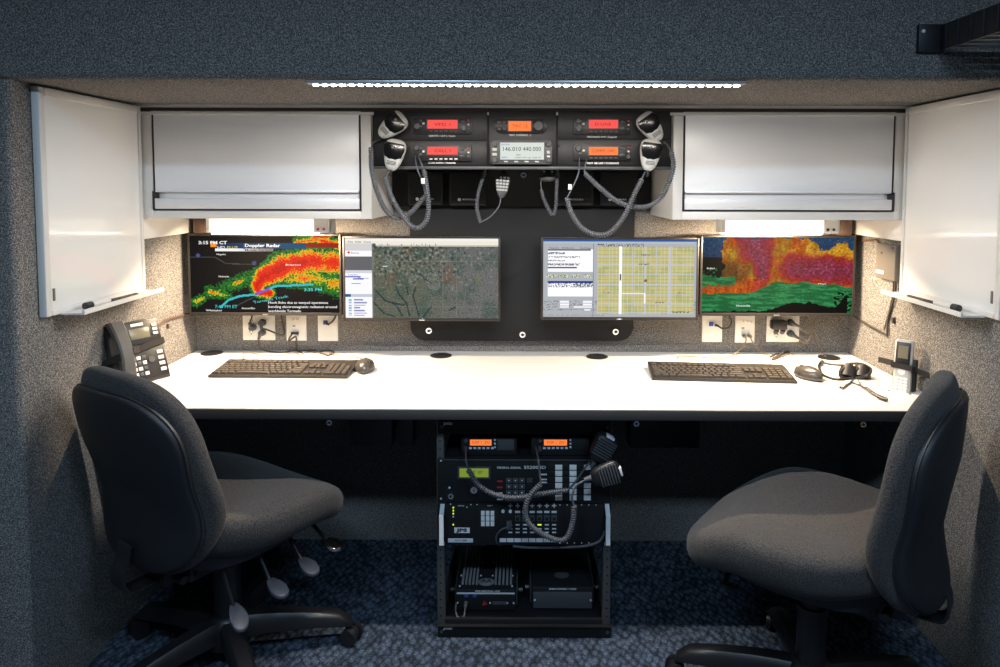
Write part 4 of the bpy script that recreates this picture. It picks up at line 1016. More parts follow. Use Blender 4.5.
st = MB(); sp = [Vector((-.075, -.028, .014)), Vector((-.03, -.01, .012)), Vector((-.0275, .016, .010)), Vector((.0275, .016, .006)), Vector((.029, -.01, .002)), Vector((.10, -.006, -.016))]
st.rings([[p-Vector((0, 0, .008)), p+Vector((0, 0, .008)), p+Vector((0, .0015, .008)), p+Vector((0, .0015, -.008))] for p in sp])
lobj('strap', st, 'strap', r2, True)

# ------------------------------------------------------------------ control box with conduits on the right wall
a = px(879, 244, W-.012); b_ = px(899, 284, W-.012)
r = thing('wall_control_box', 'flat grey-beige metal control box on the right wall below the whiteboard corner', 'box', (W, (2.14+2.262)/2, .975))
obj('body', MB().box(W-.022, W-.0005, 2.142, 2.258, .975, 1.083, bev=.004), 'box', r)
obj('label_strip', MB().box(W-.0232, W-.0215, 2.205, 2.25, .99, 1.0), 'text', r)
obj('nameplate', MB().box(W-.0230, W-.0215, 2.15, 2.165, 1.072, 1.078), 'dgrey', r)
obj('screw', MB().cyl((W-.0215, 2.22, 1.055), (W-.024, 2.22, 1.055), .004, n=12), 'dgrey', r)
tb = MB().tube(spline([Vector((W-.010, 2.158, .975)), Vector((W-.007, 2.165, .93)), px(888, 318, W-.006), px(887, 335, W-.006)], 6), .0034, n=7)
tb.tube([px(887, 335, W-.006), px(870, 326, W-.006), px(856, 318, W-.006), Vector((W-.03, DB-.03, .86))], .0034, n=7).box(W-.009, W-.0005, 2.166, 2.176, .845, .862)
tb.tube([Vector((W-.010, 2.168, .975)), Vector((W-.006, 2.175, .93)), px(884, 330, W-.006)], .0022, n=7)
mesh_thing('control_cable', tb, 'wire', 'dark cable running down from the wall control box and left to the storm monitor', 'cable')
tb = MB().tube([Vector((W-.008, 2.25, 1.075)), Vector((W-.006, 2.29, 1.09)), px(858, 241, W-.006), Vector((W-.03, DB-.02, 1.07))], .0036, n=7)
mesh_thing('conduit', tb, 'brown', 'dark cable clipped along the top of the right wall between control box and monitor corner', 'cable')

# ------------------------------------------------------------------ black ribbed bracket shelf, top right
p = py(917, 38, DS); X0 = p.x; z0, z1 = 1.557, 1.610
r = thing('bracket_shelf', 'black ribbed metal bracket shelf fixed to the carpeted bulkhead at the top right', 'shelf', (X0+.1, DS, z0))
obj('mount_plate', MB().box(X0-.002, X0+.055, DS-.012, DS-.0005, z0-.004, z1+.004, bev=.002), 'black', r)
sp_ = MB().box(X0+.045, X0+.053, DS-.42, DS-.012, z0, z1+.002, bev=.001)
for k in range(9): sp_.box(X0+.0415, X0+.0455, DS-.035-k*.042, DS-.030-k*.042, z0, z1)
obj('side_rail', sp_, 'black', r)
for k in range(9):
    obj('slat', MB().box(X0+.053, X0+.46, DS-.045-k*.042, DS-.030-k*.042, z0+.001, z0+.009, bev=.001), 'dgrey', r)
obj('side_rail', MB().box(X0+.46, X0+.468, DS-.42, DS-.012, z0, z1, bev=.001), 'black', r)
obj('mount_plate', MB().box(X0+.40, X0+.50, DS-.012, DS-.0005, z0-.004, z1+.004, bev=.002), 'black', r)
obj('screw', MB().cyl((X0+.006, DS-.0115, z1-.012), (X0+.006, DS-.015, z1-.012), .004, n=8), 'text', r)
obj('cross_bar', MB().box(X0+.053, X0+.46, DS-.42, DS-.41, z0, z1, bev=.001), 'black', r)

# ------------------------------------------------------------------ equipment rack under the desk
YR = 1.9344; RH = DESK-.029
rl, rr2, _, _ = rect(437.5, 500, 610.5, 520, YR)
cx = (rl+rr2)/2
r = thing('equipment_rack', 'black open equipment rack standing on the floor under the middle of the worktop', 'rack', (cx, YR+.2, 0))
for s in (-1, 1):
    xo = cx+s*.241; xi = cx+s*.222
    b = MB().box(xo, xi, YR, YR+.004, .035, RH, bev=.0005).box(xi-.0015*s, xi+.001*s, YR+.004, YR+.035, .035, RH)
    for k in range(24): b.use('silver' if False else 'dark').cyl(((xo+xi)/2, YR+.0005, .06+k*.0238), ((xo+xi)/2, YR-.0006, .06+k*.0238), .0026, n=8)
    o = MB().use('galv').box(xo, xi, YR, YR+.004, .035, RH, bev=.0005).box(xi-.0015*s, xi+.001*s, YR+.004, YR+.035, .035, RH).use('dark')
    b.bm.free()
    for k in range(24): o.cyl(((xo+xi)/2, YR+.0005, .06+k*.0238), ((xo+xi)/2, YR-.0006, .06+k*.0238), .0026, n=8)
    obj('rail', o, None, r)
    obj('side_frame', MB().box(cx+s*.239, cx+s*.228, YR+.006, YR+.03, .0, RH).box(cx+s*.239, cx+s*.228, YR+.42, YR+.45, 0, RH).box(cx+s*.239, cx+s*.228, YR+.03, YR+.42, .0, .03).box(cx+s*.239, cx+s*.228, YR+.03, YR+.42, RH-.02, RH), 'blackp', r)
    obj('gusset', MB().prism([(YR+.005, .04), (YR+.05, .04), (YR+.30, .115), (YR+.30, .125), (YR+.005, .125)] if False else [(YR+.005, .04), (YR+.40, .04), (YR+.40, .075), (YR+.03, .125), (YR+.005, .125)], lambda a, b, d: Vector((d, a, b)), cx+s*.226, cx+s*.2235), 'dgrey', r)
obj('base_plate', MB().box(cx-.2225, cx+.2225, YR+.012, YR+.44, .028, .034).box(cx-.2225, cx+.2225, YR+.005, YR+.015, .034, .048), 'black', r)
def vent_panel(v0, v1, name='vent_panel', parent=r, n=62):
    x0, x1, z0, z1 = rect(438, v0, 611, v1, YR-.002)
    z1 = min(z1, RH-.001)
    b = MB().box(x0, x1, YR-.003, YR, z0, z0+.006).box(x0, x1, YR-.003, YR, z1-.005, z1).box(x0, x0+.024, YR-.003, YR, z0+.006, z1-.005).box(x1-.024, x1, YR-.003, YR, z0+.006, z1-.005)
    b.box(x0, x1, YR-.012, YR-.003, z1-.003, z1)
    for k in range(n):
        x = x0+.026+k*(x1-x0-.052)/n; b.box(x, x+.0036, YR-.003, YR-.0005, z0+.006, z1-.005)
    o = obj(name, b, 'blackp', parent)
    obj('backing', MB().box(x0+.024, x1-.024, YR+.0005, YR+.002, z0+.006, z1-.005), 'dark', o)
    for s in (x0+.010, x1-.010): obj('screw', MB().cyl((s, YR-.003, (z0+z1)/2), (s, YR-.005, (z0+z1)/2), .0045, n=12), 'dgrey', o)
    text_mesh('Jotto', .012, 'text', 'lettering', o, Matrix.Translation((x0+.016, YR-.0035, z1-.010)) @ FRONT, bold=.0004)
vent_panel(420, 434); vent_panel(624.5, 639)
def front(v0, v1, name, Y=YR-.003, m='blackp'):
    x0, x1, z0, z1 = rect(437.5, v0, 611, v1, YR-.002)
    o = obj(name, MB().box(x0, x1, Y, YR, z0, z1, bev=.0008), m, None); return o, x0, x1, z0, z1
def rp(u, v, Y=YR-.003): return py(u, v, Y)
def rbox(u0, v0, u1, v1, d, name, m, parent, bev=.0006, Y=YR-.003, base=0):
    x0, x1, z0, z1 = rect(u0, v0, u1, v1, Y); return obj(name, MB().box(x0, x1, Y-base-d, Y-base+.0003, z0, z1, bev=bev), m, parent)
# siren controller
x0, x1, z0, z1 = rect(437.5, 459, 611, 503, YR-.002)
r = thing('siren_controller', 'black rack control unit with green display, keypad and columns of white buttons', 'control unit', ((x0+x1)/2, YR, z0))
obj('front_panel', MB().box(x0, x1, YR-.003, YR-.0003, z0+.001, z1, bev=.0008).box(x0+.02, x1-.02, YR-.0003, YR+.25, z0+.004, z1-.004), 'blackp', r)
obj('top_flange', MB().box(x0+.015, x1, YR-.007, YR-.003, z1-.003, z1, bev=.0005), 'dgrey', r)
rbox(457.5, 466.5, 490.5, 479, .001, 'display_frame', 'dgrey', r)
d = rbox(459.5, 468.3, 488.5, 477, .001, 'display', 'green', r, base=.001, bev=.0002)
label_text('WSZ  07', 474, 472.5, YR-.0055, 3, 'tdark', d, 'readout')
label_text('FEDERAL SIGNAL', 509, 467.8, YR-.0032, 1.9, 'text', r, bold=.0002, wpx=24); label_text('SS2000D', 535, 467.5, YR-.0032, 2.9, 'btn', r, bold=.0001, wpx=22)
p = rp(474, 489.3); o = obj('key_switch', MB().cyl((p.x, YR-.003, p.z), (p.x, YR-.010, p.z), .0105, .0095, n=24), 'chrome', r); obj('key_slot', MB().box(p.x-.0012, p.x+.0012, YR-.0108, YR-.0098, p.z-.005, p.z+.005), 'dark', o)
p = rp(451, 495.8); o = obj('jack', MB().cyl((p.x, YR-.003, p.z), (p.x, YR-.008, p.z), .0085, .0078, n=20), 'chrome', r); obj('hole', MB().cyl((p.x, YR-.0075, p.z), (p.x, YR-.0085, p.z), .004, n=12), 'dark', o)
for u, v in ((441, 460.5), (441, 498.5), (449.5, 487.5), (607, 460.5)): p = rp(u, v); obj('screw', MB().cyl((p.x, YR-.003, p.z), (p.x, YR-.005, p.z), .0028, n=10), 'silver', r)
for j in range(4):
    for i in range(3):
        u = 508.8+i*6.6; v = 480.2+j*6.1
        k_ = rbox(u-2.8, v-2.4, u+2.8, v+2.4, .002, 'key', 'dgrey', r)
        q = rp(u, v); obj('dot', MB().cyl((q.x, YR-.005, q.z), (q.x, YR-.0057, q.z), .0018, n=8), 'text', k_)
    rbox(527, 477.9+j*6.1, 532.5, 482.6+j*6.1, .002, 'key', 'black' if j else 'dgrey', r)
    rbox(497, 480.5+j*6, 502.5, 482.0+j*6, .0005, 'label_strip', 'redm' if j < 2 else 'silver', r, bev=0)
for k, (u, v) in enumerate(((544, 474.5), (544, 479.5), (544, 482.5))): rbox(u-4, v-.8, u+3, v+.6, .0005, 'label_strip', 'silver', r, bev=0)
for u, v, t_ in ((508.8, 477, 'ABC'), (515.4, 477, 'DEF'), (522, 477, 'GHI')): pass
for j in range(6):
    for i in range(3):
        v = 467+j*6.1
        rbox(548.5+i*14.3, v-2.2, 554.5+i*14.3, v+2.4, .002, 'dark_button', 'black', r)
        if i == 2 and j in (1, 2): continue
        rbox(555.2+i*14.3, v-2.4, 562.2+i*14.3, v+2.6, .0025, 'white_button', 'btn', r)
# intercom / communications controller
x0, x1, z0, z1 = rect(437.5, 503.4, 611, 545, YR-.002)
r = thing('audio_patch_unit', 'black rack unit with rows of jacks, white push buttons and silver side handles', 'control unit', ((x0+x1)/2, YR, z0))
obj('front_panel', MB().box(x0, x1, YR-.003, YR-.0003, z0, z1, bev=.0008).box(x0+.02, x1-.02, YR-.0003, YR+.25, z0+.004, z1-.004), 'blackp', r)
for u in (455, 459, 478): pass
for v, mm in ((507.5, 'ledg'), (510.5, 'ledg'), (513.5, 'ledg'), (516.5, 'text'), (524.5, 'ledg')):
    p = rp(453.3, v); obj('indicator', MB().cyl((p.x, YR-.003, p.z), (p.x, YR-.0048, p.z), .0022, n=10), mm, r)
rbox(454.3, 527.5, 469.8, 533, .001, 'name_plate', 'btn', r); label_text('JPS', 462, 530.3, YR-.0045, 3, 'tdark', r, bold=.0006, wpx=11)
rbox(448, 538.3, 473, 542.4, .001, 'label_strip', 'silver', r); label_text('ACU-1000', 461, 540.5, YR-.0045, 1.8, 'tdark', r, wpx=12)
rbox(479, 508, 497.8, 529, .0008, 'button_frame', 'black', r)
for i in range(3):
    for j in range(3): rbox(481+i*4.8, 510.6+j*5.3, 484.7+i*4.8, 515.3+j*5.3, .0022, 'white_button', 'btn', r)
label_text('MENU', 461, 505.8, YR-.0032, 1.3, 'text', r, wpx=6); label_text('KEYS', 490, 505.8, YR-.0032, 1.3, 'text', r, wpx=5)
for i in range(8):
    u = 503+i*7.3
    if i > 0:
        p = rp(u, 505.6); obj('knob_star', MB().box(p.x-.006, p.x+.006, YR-.0042, YR-.003, p.z-.0014, p.z+.0014).box(p.x-.0014, p.x+.0014, YR-.0042, YR-.003, p.z-.006, p.z+.006), 'silver', r)
    if i > 1:
        rbox(u-2.6, 510.8, u+2.6, 513, .0012, 'label_tab', 'silver', r)
        rbox(u-2.7, 515, u+2.7, 521, .0025, 'port', 'dgrey', r); rbox(u-1.6, 517, u+1.6, 520, .0003, 'port_hole', 'dark', r, base=.0025, bev=0)
    for v in (524.8, 528.8, 532.4): 
        if i != 0: rbox(u-2, v-.7, u+2, v+.6, .0006, 'lettering_bar', 'silver' if (i, v) != (5, 524.8) else 'ledg', r, bev=0)
    p = rp(u, 511); 
    if i < 2: obj('mini_jack', MB().cyl((p.x, YR-.003, p.z), (p.x, YR-.007, p.z), .0045, n=12), 'silver', r)
    rbox(u-3.3, 538.2, u+3.3, 542, .0008, 'label_strip', 'silver', r, bev=0)
for k in range(6): p = rp(560+k*7.2, 504.8); obj('screw', MB().cyl((p.x, YR-.003, p.z), (p.x, YR-.0045, p.z), .0016, n=8), 'silver', r)
for k in range(6): p = rp(560+k*7.2, 542.8); obj('screw', MB().cyl((p.x, YR-.003, p.z), (p.x, YR-.0045, p.z), .0016, n=8), 'silver', r)
for u, v in ((450.5, 503.9), (471, 504.5), (477, 504.5), (467, 507)): p = rp(u, v); obj('screw', MB().cyl((p.x, YR-.003, p.z), (p.x, YR-.0045, p.z), .0016, n=8), 'silver', r)
for s, u in ((1, 444), (-1, 605.5)):
    p0 = rp(u, 503.5); p1 = rp(u, 545); w2 = .0058
    prof = [(0, p0.z-.001), (-.034, p0.z-.020), (-.034, p1.z+.016), (0, p1.z-.001), (0, p1.z+.008), (-.025, p1.z+.020), (-.025, p0.z-.025), (0, p0.z-.011)]
    xx = p0.x-s*.004
    b = MB()
    b.prism([(a+YR-.003, z) for a, z in (prof[0], prof[1], prof[6], prof[7])], lambda a, z, d: Vector((d, a, z)), xx-w2, xx+w2)
    b.prism([(a+YR-.003, z) for a, z in (prof[1], prof[2], prof[5], prof[6])], lambda a, z, d: Vector((d, a, z)), xx-w2, xx+w2)
    b.prism([(a+YR-.003, z) for a, z in (prof[2], prof[3], prof[4], prof[5])], lambda a, z, d: Vector((d, a, z)), xx-w2, xx+w2)
    bmesh.ops.remove_doubles(b.bm, verts=b.bm.verts[:], dist=1e-5)
    obj('handle', b, 'silver', r)
# patch lead
a = rp(509, 524, YR-.006)
b = MB().box(*rect(506.5, 520, 512, 528.5, YR-.004)[:2], YR-.014, YR-.004, *rect(506.5, 520, 512, 528.5, YR-.004)[2:], bev=.001)
b.tube(spline([rp(508, 527, YR-.012), rp(501, 530, YR-.02), rp(496.5, 536, YR-.016), rp(497, 543, YR-.012), rp(501, 546, YR+.02)], 8), .0026, n=7)
mesh_thing('patch_lead', b, 'dgrey', 'short dark patch lead with a silver plug at the centre left of the jack unit', 'cable')
mesh_thing('looped_cable', MB().tube(spline([rp(513, 546.2, YR-.004), rp(530, 547.6, YR-.01), rp(560, 547.6, YR-.012), rp(585, 546, YR-.012), rp(598, 542, YR-.012), rp(603, 536, YR-.009), rp(604.5, 531, YR-.006)], 8), .0034, n=7), 'cord',
           'dark cable sagging under the jack unit between its middle and the right handle', 'cable')
# radios in the top bay
z_tray = rect(437.5, 455, 611, 458.5, YR)[2]
obj2 = MB().box(cx-.2215, cx+.2215, YR+.001, YR+.30, z_tray, z_tray+.003)
r = mesh_thing('rack_tray', obj2, 'black', 'thin black tray in the top bay of the rack carrying two orange-lit radios', 'tray')
zt2 = z_tray+.0035
for u0, u1, lb in ((461, 517, 'low black radio with orange display on the left of the rack top bay'), (531, 589.5, 'low black radio with orange display on the right of the rack top bay')):
    Yf = YR+.012
    q = rect(u0, 437.5, u1, 452.2, Yf); hgt = q[3]-q[2]; 
    dz = 0
    rd = thing('rack_radio', lb, 'radio', ((q[0]+q[1])/2, Yf+.05, zt2), 'radios in the rack top bay')
    obj('body', MB().box(q[0]+.004, q[1]-.003, Yf+.012, Yf+.16, zt2, q[3]-.003, bev=.002), 'black', rd)
    obj('faceplate', MB().box(q[0], q[1], Yf, Yf+.012, zt2, q[3], bev=.004), 'plastic', rd)
    du0, du1 = (470, 491.5) if u0 < 500 else (544, 567)
    qd = rect(du0, 439.6, du1, 445.4, Yf); o = obj('display', MB().box(qd[0], qd[1], Yf-.001, Yf+.0003, qd[2], qd[3]), 'orange', rd)
    label_text('DISP 1  ZN', (du0+du1)/2, 442.5, Yf-.0012, 2.6, 'gred', o, 'readout', wpx=17)
    for k in range(6):
        qb = rect(du0-1+k*4.4, 447, du0+1.8+k*4.4, 449, Yf); obj('button', MB().box(qb[0], qb[1], Yf-.0015, Yf, qb[2], qb[3], bev=.0004), 'silver', rd)
    for k in range(3):
        qb = rect(du1+2.5, 439+k*3.6, du1+4.3, 440.8+k*3.6, Yf); obj('button', MB().box(qb[0], qb[1], Yf-.0015, Yf, qb[2], qb[3], bev=.0004), 'silver', rd)
    qb = rect(du1+6, 439, u1-3, 450, Yf); obj('speaker_grille', MB().box(qb[0], qb[1], Yf-.0015, Yf, qb[2], qb[3], bev=.001), 'dgrey' if u0 < 500 else 'black', rd)
    p = py(du0-4, 440, Yf); obj('knob', MB().cyl((p.x, Yf, p.z), (p.x, Yf-.009, p.z), .006, .005, n=16), 'dgrey', rd)
    p = py(du0-4.5, 447.5, Yf); obj('mic_socket', MB().cyl((p.x, Yf, p.z), (p.x, Yf-.014, p.z-.003), .005, .0045, n=12), 'dgrey', rd)
# hand microphones at the right rail
def hand_mic(u, v, ang, label, P, thin_a, thin_b, Y, tilt=0):
    p = py(u, v, Y); r = thing('hand_microphone', label, 'microphone', p, 'black hand microphones at the rack', (tilt, ang, 0))
    def ring(sc, y):
        o = []
        for k in range(40):
            t = 2*PI*k/40; c, s_ = math.cos(t), math.sin(t); z = .041*abs(s_)**.6*(1 if s_ > 0 else -1); w = .031+.007*z/.041
            o.append(Vector((w*abs(c)**.6*(1 if c > 0 else -1)*sc, y, z*sc)))
        return o
    obj('body', MB().rings([ring(.8, .018), ring(.95, .014), ring(1, .004), ring(.98, -.006), ring(.9, -.014), ring(.7, -.018)]), 'plastic', r, True, 50)
    g = MB()
    for k in range(7): g.box(-.026, .026, -.0215, -.0165, -.018+k*.0075, -.0145+k*.0075, bev=.001)
    obj('grille', g, 'dgrey', r, True)
    obj('talk_bar', MB().box(-.012, .012, -.018, .006, .036, .0425, bev=.002), 'silver', r, True)
    obj('strain_relief', MB().cyl((0, 0, -.038), (0, 0, -.060), .0085, .005, n=12), 'cord', r, True)
    T = Matrix.Translation(p) @ Matrix.Rotation(ang, 4, 'Y') if not tilt else (Matrix.Translation(p) @ r.rotation_euler.to_matrix().to_4x4())
    b = MB().tube(helix(cordpts(P, Y), R=.0055), .0025, n=6).tube(spline(cordpts(P, Y), 8), .0045)
    for t in (thin_a, thin_b): b.tube(spline(cordpts(t, Y), 8), .0028, n=7)
    b.xf(T.inverted()); obj('coiled_cord', b, 'cord', r, True, 80)
hand_mic(602.5, 448.5, .52, 'black hand microphone, upper of the two at the right side of the rack', [(468.5, 470), (476, 482), (487, 491), (503, 497), (520, 497.5), (543, 493.5), (568, 490)],
         [(465.5, 449, YR-.002), (466, 460), (468.5, 470)], [(568, 490), (576, 481), (585, 468), (590, 462)], YR-.055)
hand_mic(606, 473.5, 1.28, 'black hand microphone, lower of the two at the right side of the rack', [(541, 484), (532, 493), (526, 505), (526, 518), (533, 528), (547, 536.5), (560, 540.5), (568, 536), (573, 521), (574, 506)],
         [(535.5, 447, YR-.002), (538, 458), (539.5, 472), (541, 484)], [(574, 506), (572, 496), (577, 485), (588, 479)], YR-.072)
# amplifiers on the rack base
def amp(u0, u1, ribbed, label, v_bot, v_f):
    a = pz(u0, v_bot, .05); b = pz(u1, v_bot, .05); Yf = a.y; x0, x1 = a.x, b.x
    ztop = py(u0, v_f, Yf).z; Dp = .235
    r = thing('radio_amplifier', label, 'amplifier', ((x0+x1)/2, Yf+Dp/2, .035), 'mobile radio transceivers on the rack base')
    obj('mount_bracket', MB().box(x0-.006, x0-.001, Yf+.03, Yf+.20, .0345, ztop-.012).box(x1+.001, x1+.006, Yf+.03, Yf+.20, .0345, ztop-.012).box(x0-.006, x1+.006, Yf+.03, Yf+.20, .0345, .038), 'dgrey', r)
    obj('chassis', MB().box(x0, x1, Yf, Yf+Dp, .0385, ztop, bev=.003), 'black', r)
    for s_ in (x0-.008, x1+.008):
        for yy in (Yf+.05,): obj('wing_bolt', MB().cyl((s_, yy, ztop-.03), (s_+(.012 if s_ > x0 else -.012), yy, ztop-.03), .006, n=10), 'galv', r)
    if ribbed:
        for rg in ((.10, .34), (.66, .92)):
            g = MB(); n = 5
            for k in range(n):
                x = x0+(x1-x0)*(rg[0]+(rg[1]-rg[0])*k/(n-1)); g.box(x-.0032, x+.0032, Yf+.022, Yf+Dp-.01, ztop-.001, ztop+.007, bev=.001)
            obj('heat_sink', g, 'ribs', r)
        xm = x0+(x1-x0)*.5
        obj('centre_plate', MB().box(xm-.022, xm+.022, Yf+.055, Yf+Dp-.04, ztop, ztop+.003, bev=.001), 'black', r)
        for dx_ in (-.017, .017):
            for yy in (Yf+.065, Yf+.14): obj('screw', MB().cyl((xm+dx_, yy, ztop+.003), (xm+dx_, yy, ztop+.0045), .0028, n=10), 'silver', r)
        e = obj('emblem_disc', MB().rings([[Vector((xm+a_*math.cos(t), Yf+.034+.7*a_*math.sin(t), z)) for t in [2*PI*k/32 for k in range(32)]] for a_, z in ((.024, ztop), (.024, ztop+.004), (.022, ztop+.005))]), 'ribs', r)
        bw = MB()
        for s_ in (-1, 1):
            bw.prism([(xm+s_*.0155, Yf+.024), (xm+s_*.008, Yf+.045), (xm+s_*.0005, Yf+.024), (xm+s_*.004, Yf+.026), (xm+s_*.008, Yf+.036), (xm+s_*.0125, Yf+.026)], lambda a_, b_, d_: Vector((a_, b_, d_)), ztop+.005, ztop+.006)
        obj('batwing_mark', bw, 'tdark', e)
        for xx in (x0+.010, x1-.010):
            for yy in (Yf+.014, Yf+.07): obj('screw', MB().cyl((xx, yy, ztop), (xx, yy, ztop+.002), .003, n=8), 'silver', r)
        zc = (ztop+.0385)/2
        obj('trim_strip', MB().box(x0+.002, x1-.002, Yf-.0015, Yf, ztop-.014, ztop-.010), 'silver', r)
        obj('front_cover', MB().box(x0+.002, x1-.002, Yf-.002, Yf, .040, ztop-.0175, bev=.001), 'blackp', r)
        for dx_, mm in ((.030, 'blue'), (.054, 'blue')): obj('port', MB().box(x0+dx_-.005, x0+dx_+.005, Yf-.006, Yf-.001, ztop-.022, ztop-.015, bev=.0005), mm, r)
        o = obj('power_socket', MB().cyl((x0+.082, Yf-.001, zc-.008), (x0+.082, Yf-.006, zc-.008), .009, n=3), 'redm', r)
        obj('socket_row', MB().box(x0+.105, x0+.150, Yf-.004, Yf-.001, zc-.013, zc-.003, bev=.001), 'dgrey', r)
        for dx_ in (.098, .148, .005, .166): obj('screw', MB().cyl((x0+dx_, Yf-.002, zc-.007), (x0+dx_, Yf-.0045, zc-.007), .0024, n=8), 'silver', r)
        text_mesh('FIRE DISPATCH / VHF', .0058, 'text', 'lettering', r, Matrix.Translation(((x0+x1)/2+.005, Yf-.0006, ztop-.006)) @ FRONT, 'CENTER', bold=.0002, sx=1.3)
        cb = MB().cyl((x0+.030, Yf-.006, zc-.002), (x0+.028, Yf-.018, zc-.012), .0055, n=10)
        cb.tube(spline([Vector((x0+.028, Yf-.016, zc-.010)), Vector((x0+.026, Yf-.03, zc-.028)), Vector((x0+.018, Yf-.045, .043)), Vector((x0+.006, Yf-.035, .044)), Vector((x0+.000, Yf-.014, .05)), Vector((x0+.001, Yf-.004, .062))], 8), .0026, n=7)
        mesh_thing('coax_lead', cb, 'box', 'short pale lead looping from the front of the left amplifier', 'cable')
    else:
        obj('cover_box', MB().box(x0+.003, x1-.003, Yf-.006, Yf, .040, ztop-.014, bev=.002), 'dgrey', r)
        obj('top_emblem', MB().rings([[Vector(((x0+x1)/2+a_*math.cos(t), Yf+.06+.7*a_*math.sin(t), z)) for t in [2*PI*k/28 for k in range(28)]] for a_, z in ((.022, ztop), (.022, ztop+.002), (.018, ztop+.002))]), 'dgrey', r)
        for xx in (x0+.008, x1-.008): obj('screw', MB().cyl((xx, Yf-.006, (ztop+.03)/2), (xx, Yf-.008, (ztop+.03)/2), .003, n=8), 'silver', r)
        text_mesh('EMERG SYSTEMS / 3 WIRE', .0058, 'text', 'lettering', r, Matrix.Translation(((x0+x1)/2, Yf-.0006, ztop-.007)) @ FRONT, 'CENTER', bold=.0002, sx=1.2)
amp(456, 515.5, True, 'finned black radio amplifier with round emblem on the left of the rack base', 606.5, 589)
amp(532, 593, False, 'plain black radio amplifier with flat cover on the right of the rack base', 604, 586.5)

# ------------------------------------------------------------------ task chairs (local: +Y forward, Z up)
def sgn(a): return 1 if a >= 0 else -1
def sup(t, a, b, n):
    c, s_ = math.cos(t), math.sin(t); return a*abs(c)**(2/n)*sgn(c), b*abs(s_)**(2/n)*sgn(s_)
SEATZ, BACKZ, REC = .425, .612, .13
def seat_rings():
    R = []; NS = 22; NT = 72
    for i in range(NS+1):
        ph = -PI/2+PI*i/NS; cr = max(.004, math.cos(ph)**.50); sz = abs(math.sin(ph))**.75*sgn(math.sin(ph)); ring = []
        for k in range(NT):
            x, y = sup(2*PI*k/NT, .262, .250, 2.9)
            x *= 1-.10*ss(0, .25, y)*0-.14*ss(0, .26, -y)
            x *= cr; y *= cr
            z = sz*(.056 if sz > 0 else .082)
            z += .028*(abs(x)/.25)**2.2 + .030*ss(-.02, -.25, y) if False else .026*(abs(x)/.25)**2.2 + .030*ss(.06, .25, -y)
            z -= .052*ss(.08, .27, y)
            if sz > 0: z -= .012*(1-(x/.26)**2)*(1-(y/.25)**2)
            ring.append(Vector((x, y+.022, SEATZ+z)))
        R.append(ring)
    return R
def back_def(x, y, z):
    """x across, y thickness (front +), z height above back centre"""
    lum = .030*math.exp(-((z+.09)/.11)**2)
    y += lum + .045*(x/.23)**2 - REC*z - .10*max(0, z)**2
    return Vector((x, y-.242, BACKZ+z))
def back_outline(t, a=.232, b=.246, n=2.9, sc=1):
    x, z = sup(t, a, b, n)
    x *= 1-.10*ss(.02, .25, -z)-.015*math.cos(z*14)
    return x*sc, z*sc
def back_rings():
    R = []; NS = 20; NT = 72
    for i in range(NS+1):
        ph = -PI/2+PI*i/NS; cr = max(.004, math.cos(ph)**.48); sy = abs(math.sin(ph))**.75*sgn(math.sin(ph)); ring = []
        for k in range(NT):
            x, z = back_outline(2*PI*k/NT); x *= cr; z *= cr
            ring.append(back_def(x, sy*(.042 if sy > 0 else .036), z))
        R.append(ring)
    return R
def shell_rings(sc, d0, d1):
    R = []; NT = 72
    for q, d in ((.004, d0+.012), (.5, d0+.012), (sc, d0+.006), (sc, d0), (sc*.995, d1+.006), (sc*.96, d1+.001), (sc*.8, d1), (sc*.4, d1), (.004, d1)):
        R.append([back_def(*(lambda o: (o[0]*q*(1-.035*math.cos((o[1]+.03)*20)), d, o[1]*q*.95-.010))(back_outline(2*PI*k/NT, .224, .236, 3.4))) for k in range(NT)])
    return R
def paddle(o, x0, x1, y, z, ang=0, m='lever', drop=.03, ln=.062):
    r_ = obj('lever', MB().tube([Vector((x0, y, z)), Vector(((x0+x1)/2, y, z)), Vector((x1, y, z-drop))], .0055, n=8), 'plastic', o, True)
    P = []
    for k in range(28):
        t = 2*PI*k/28; c, s_ = math.cos(t), math.sin(t); P.append((x1+ln*.42+ln*.55*c, y+(.021+.007*c)*s_))
    obj('paddle', MB().prism(P, lambda a, b, d: Vector((a, b+math.sin(ang)*(a-x1), z-drop+d-.35*(a-x1))), -.005, .005, bev=.003), m, r_, True)
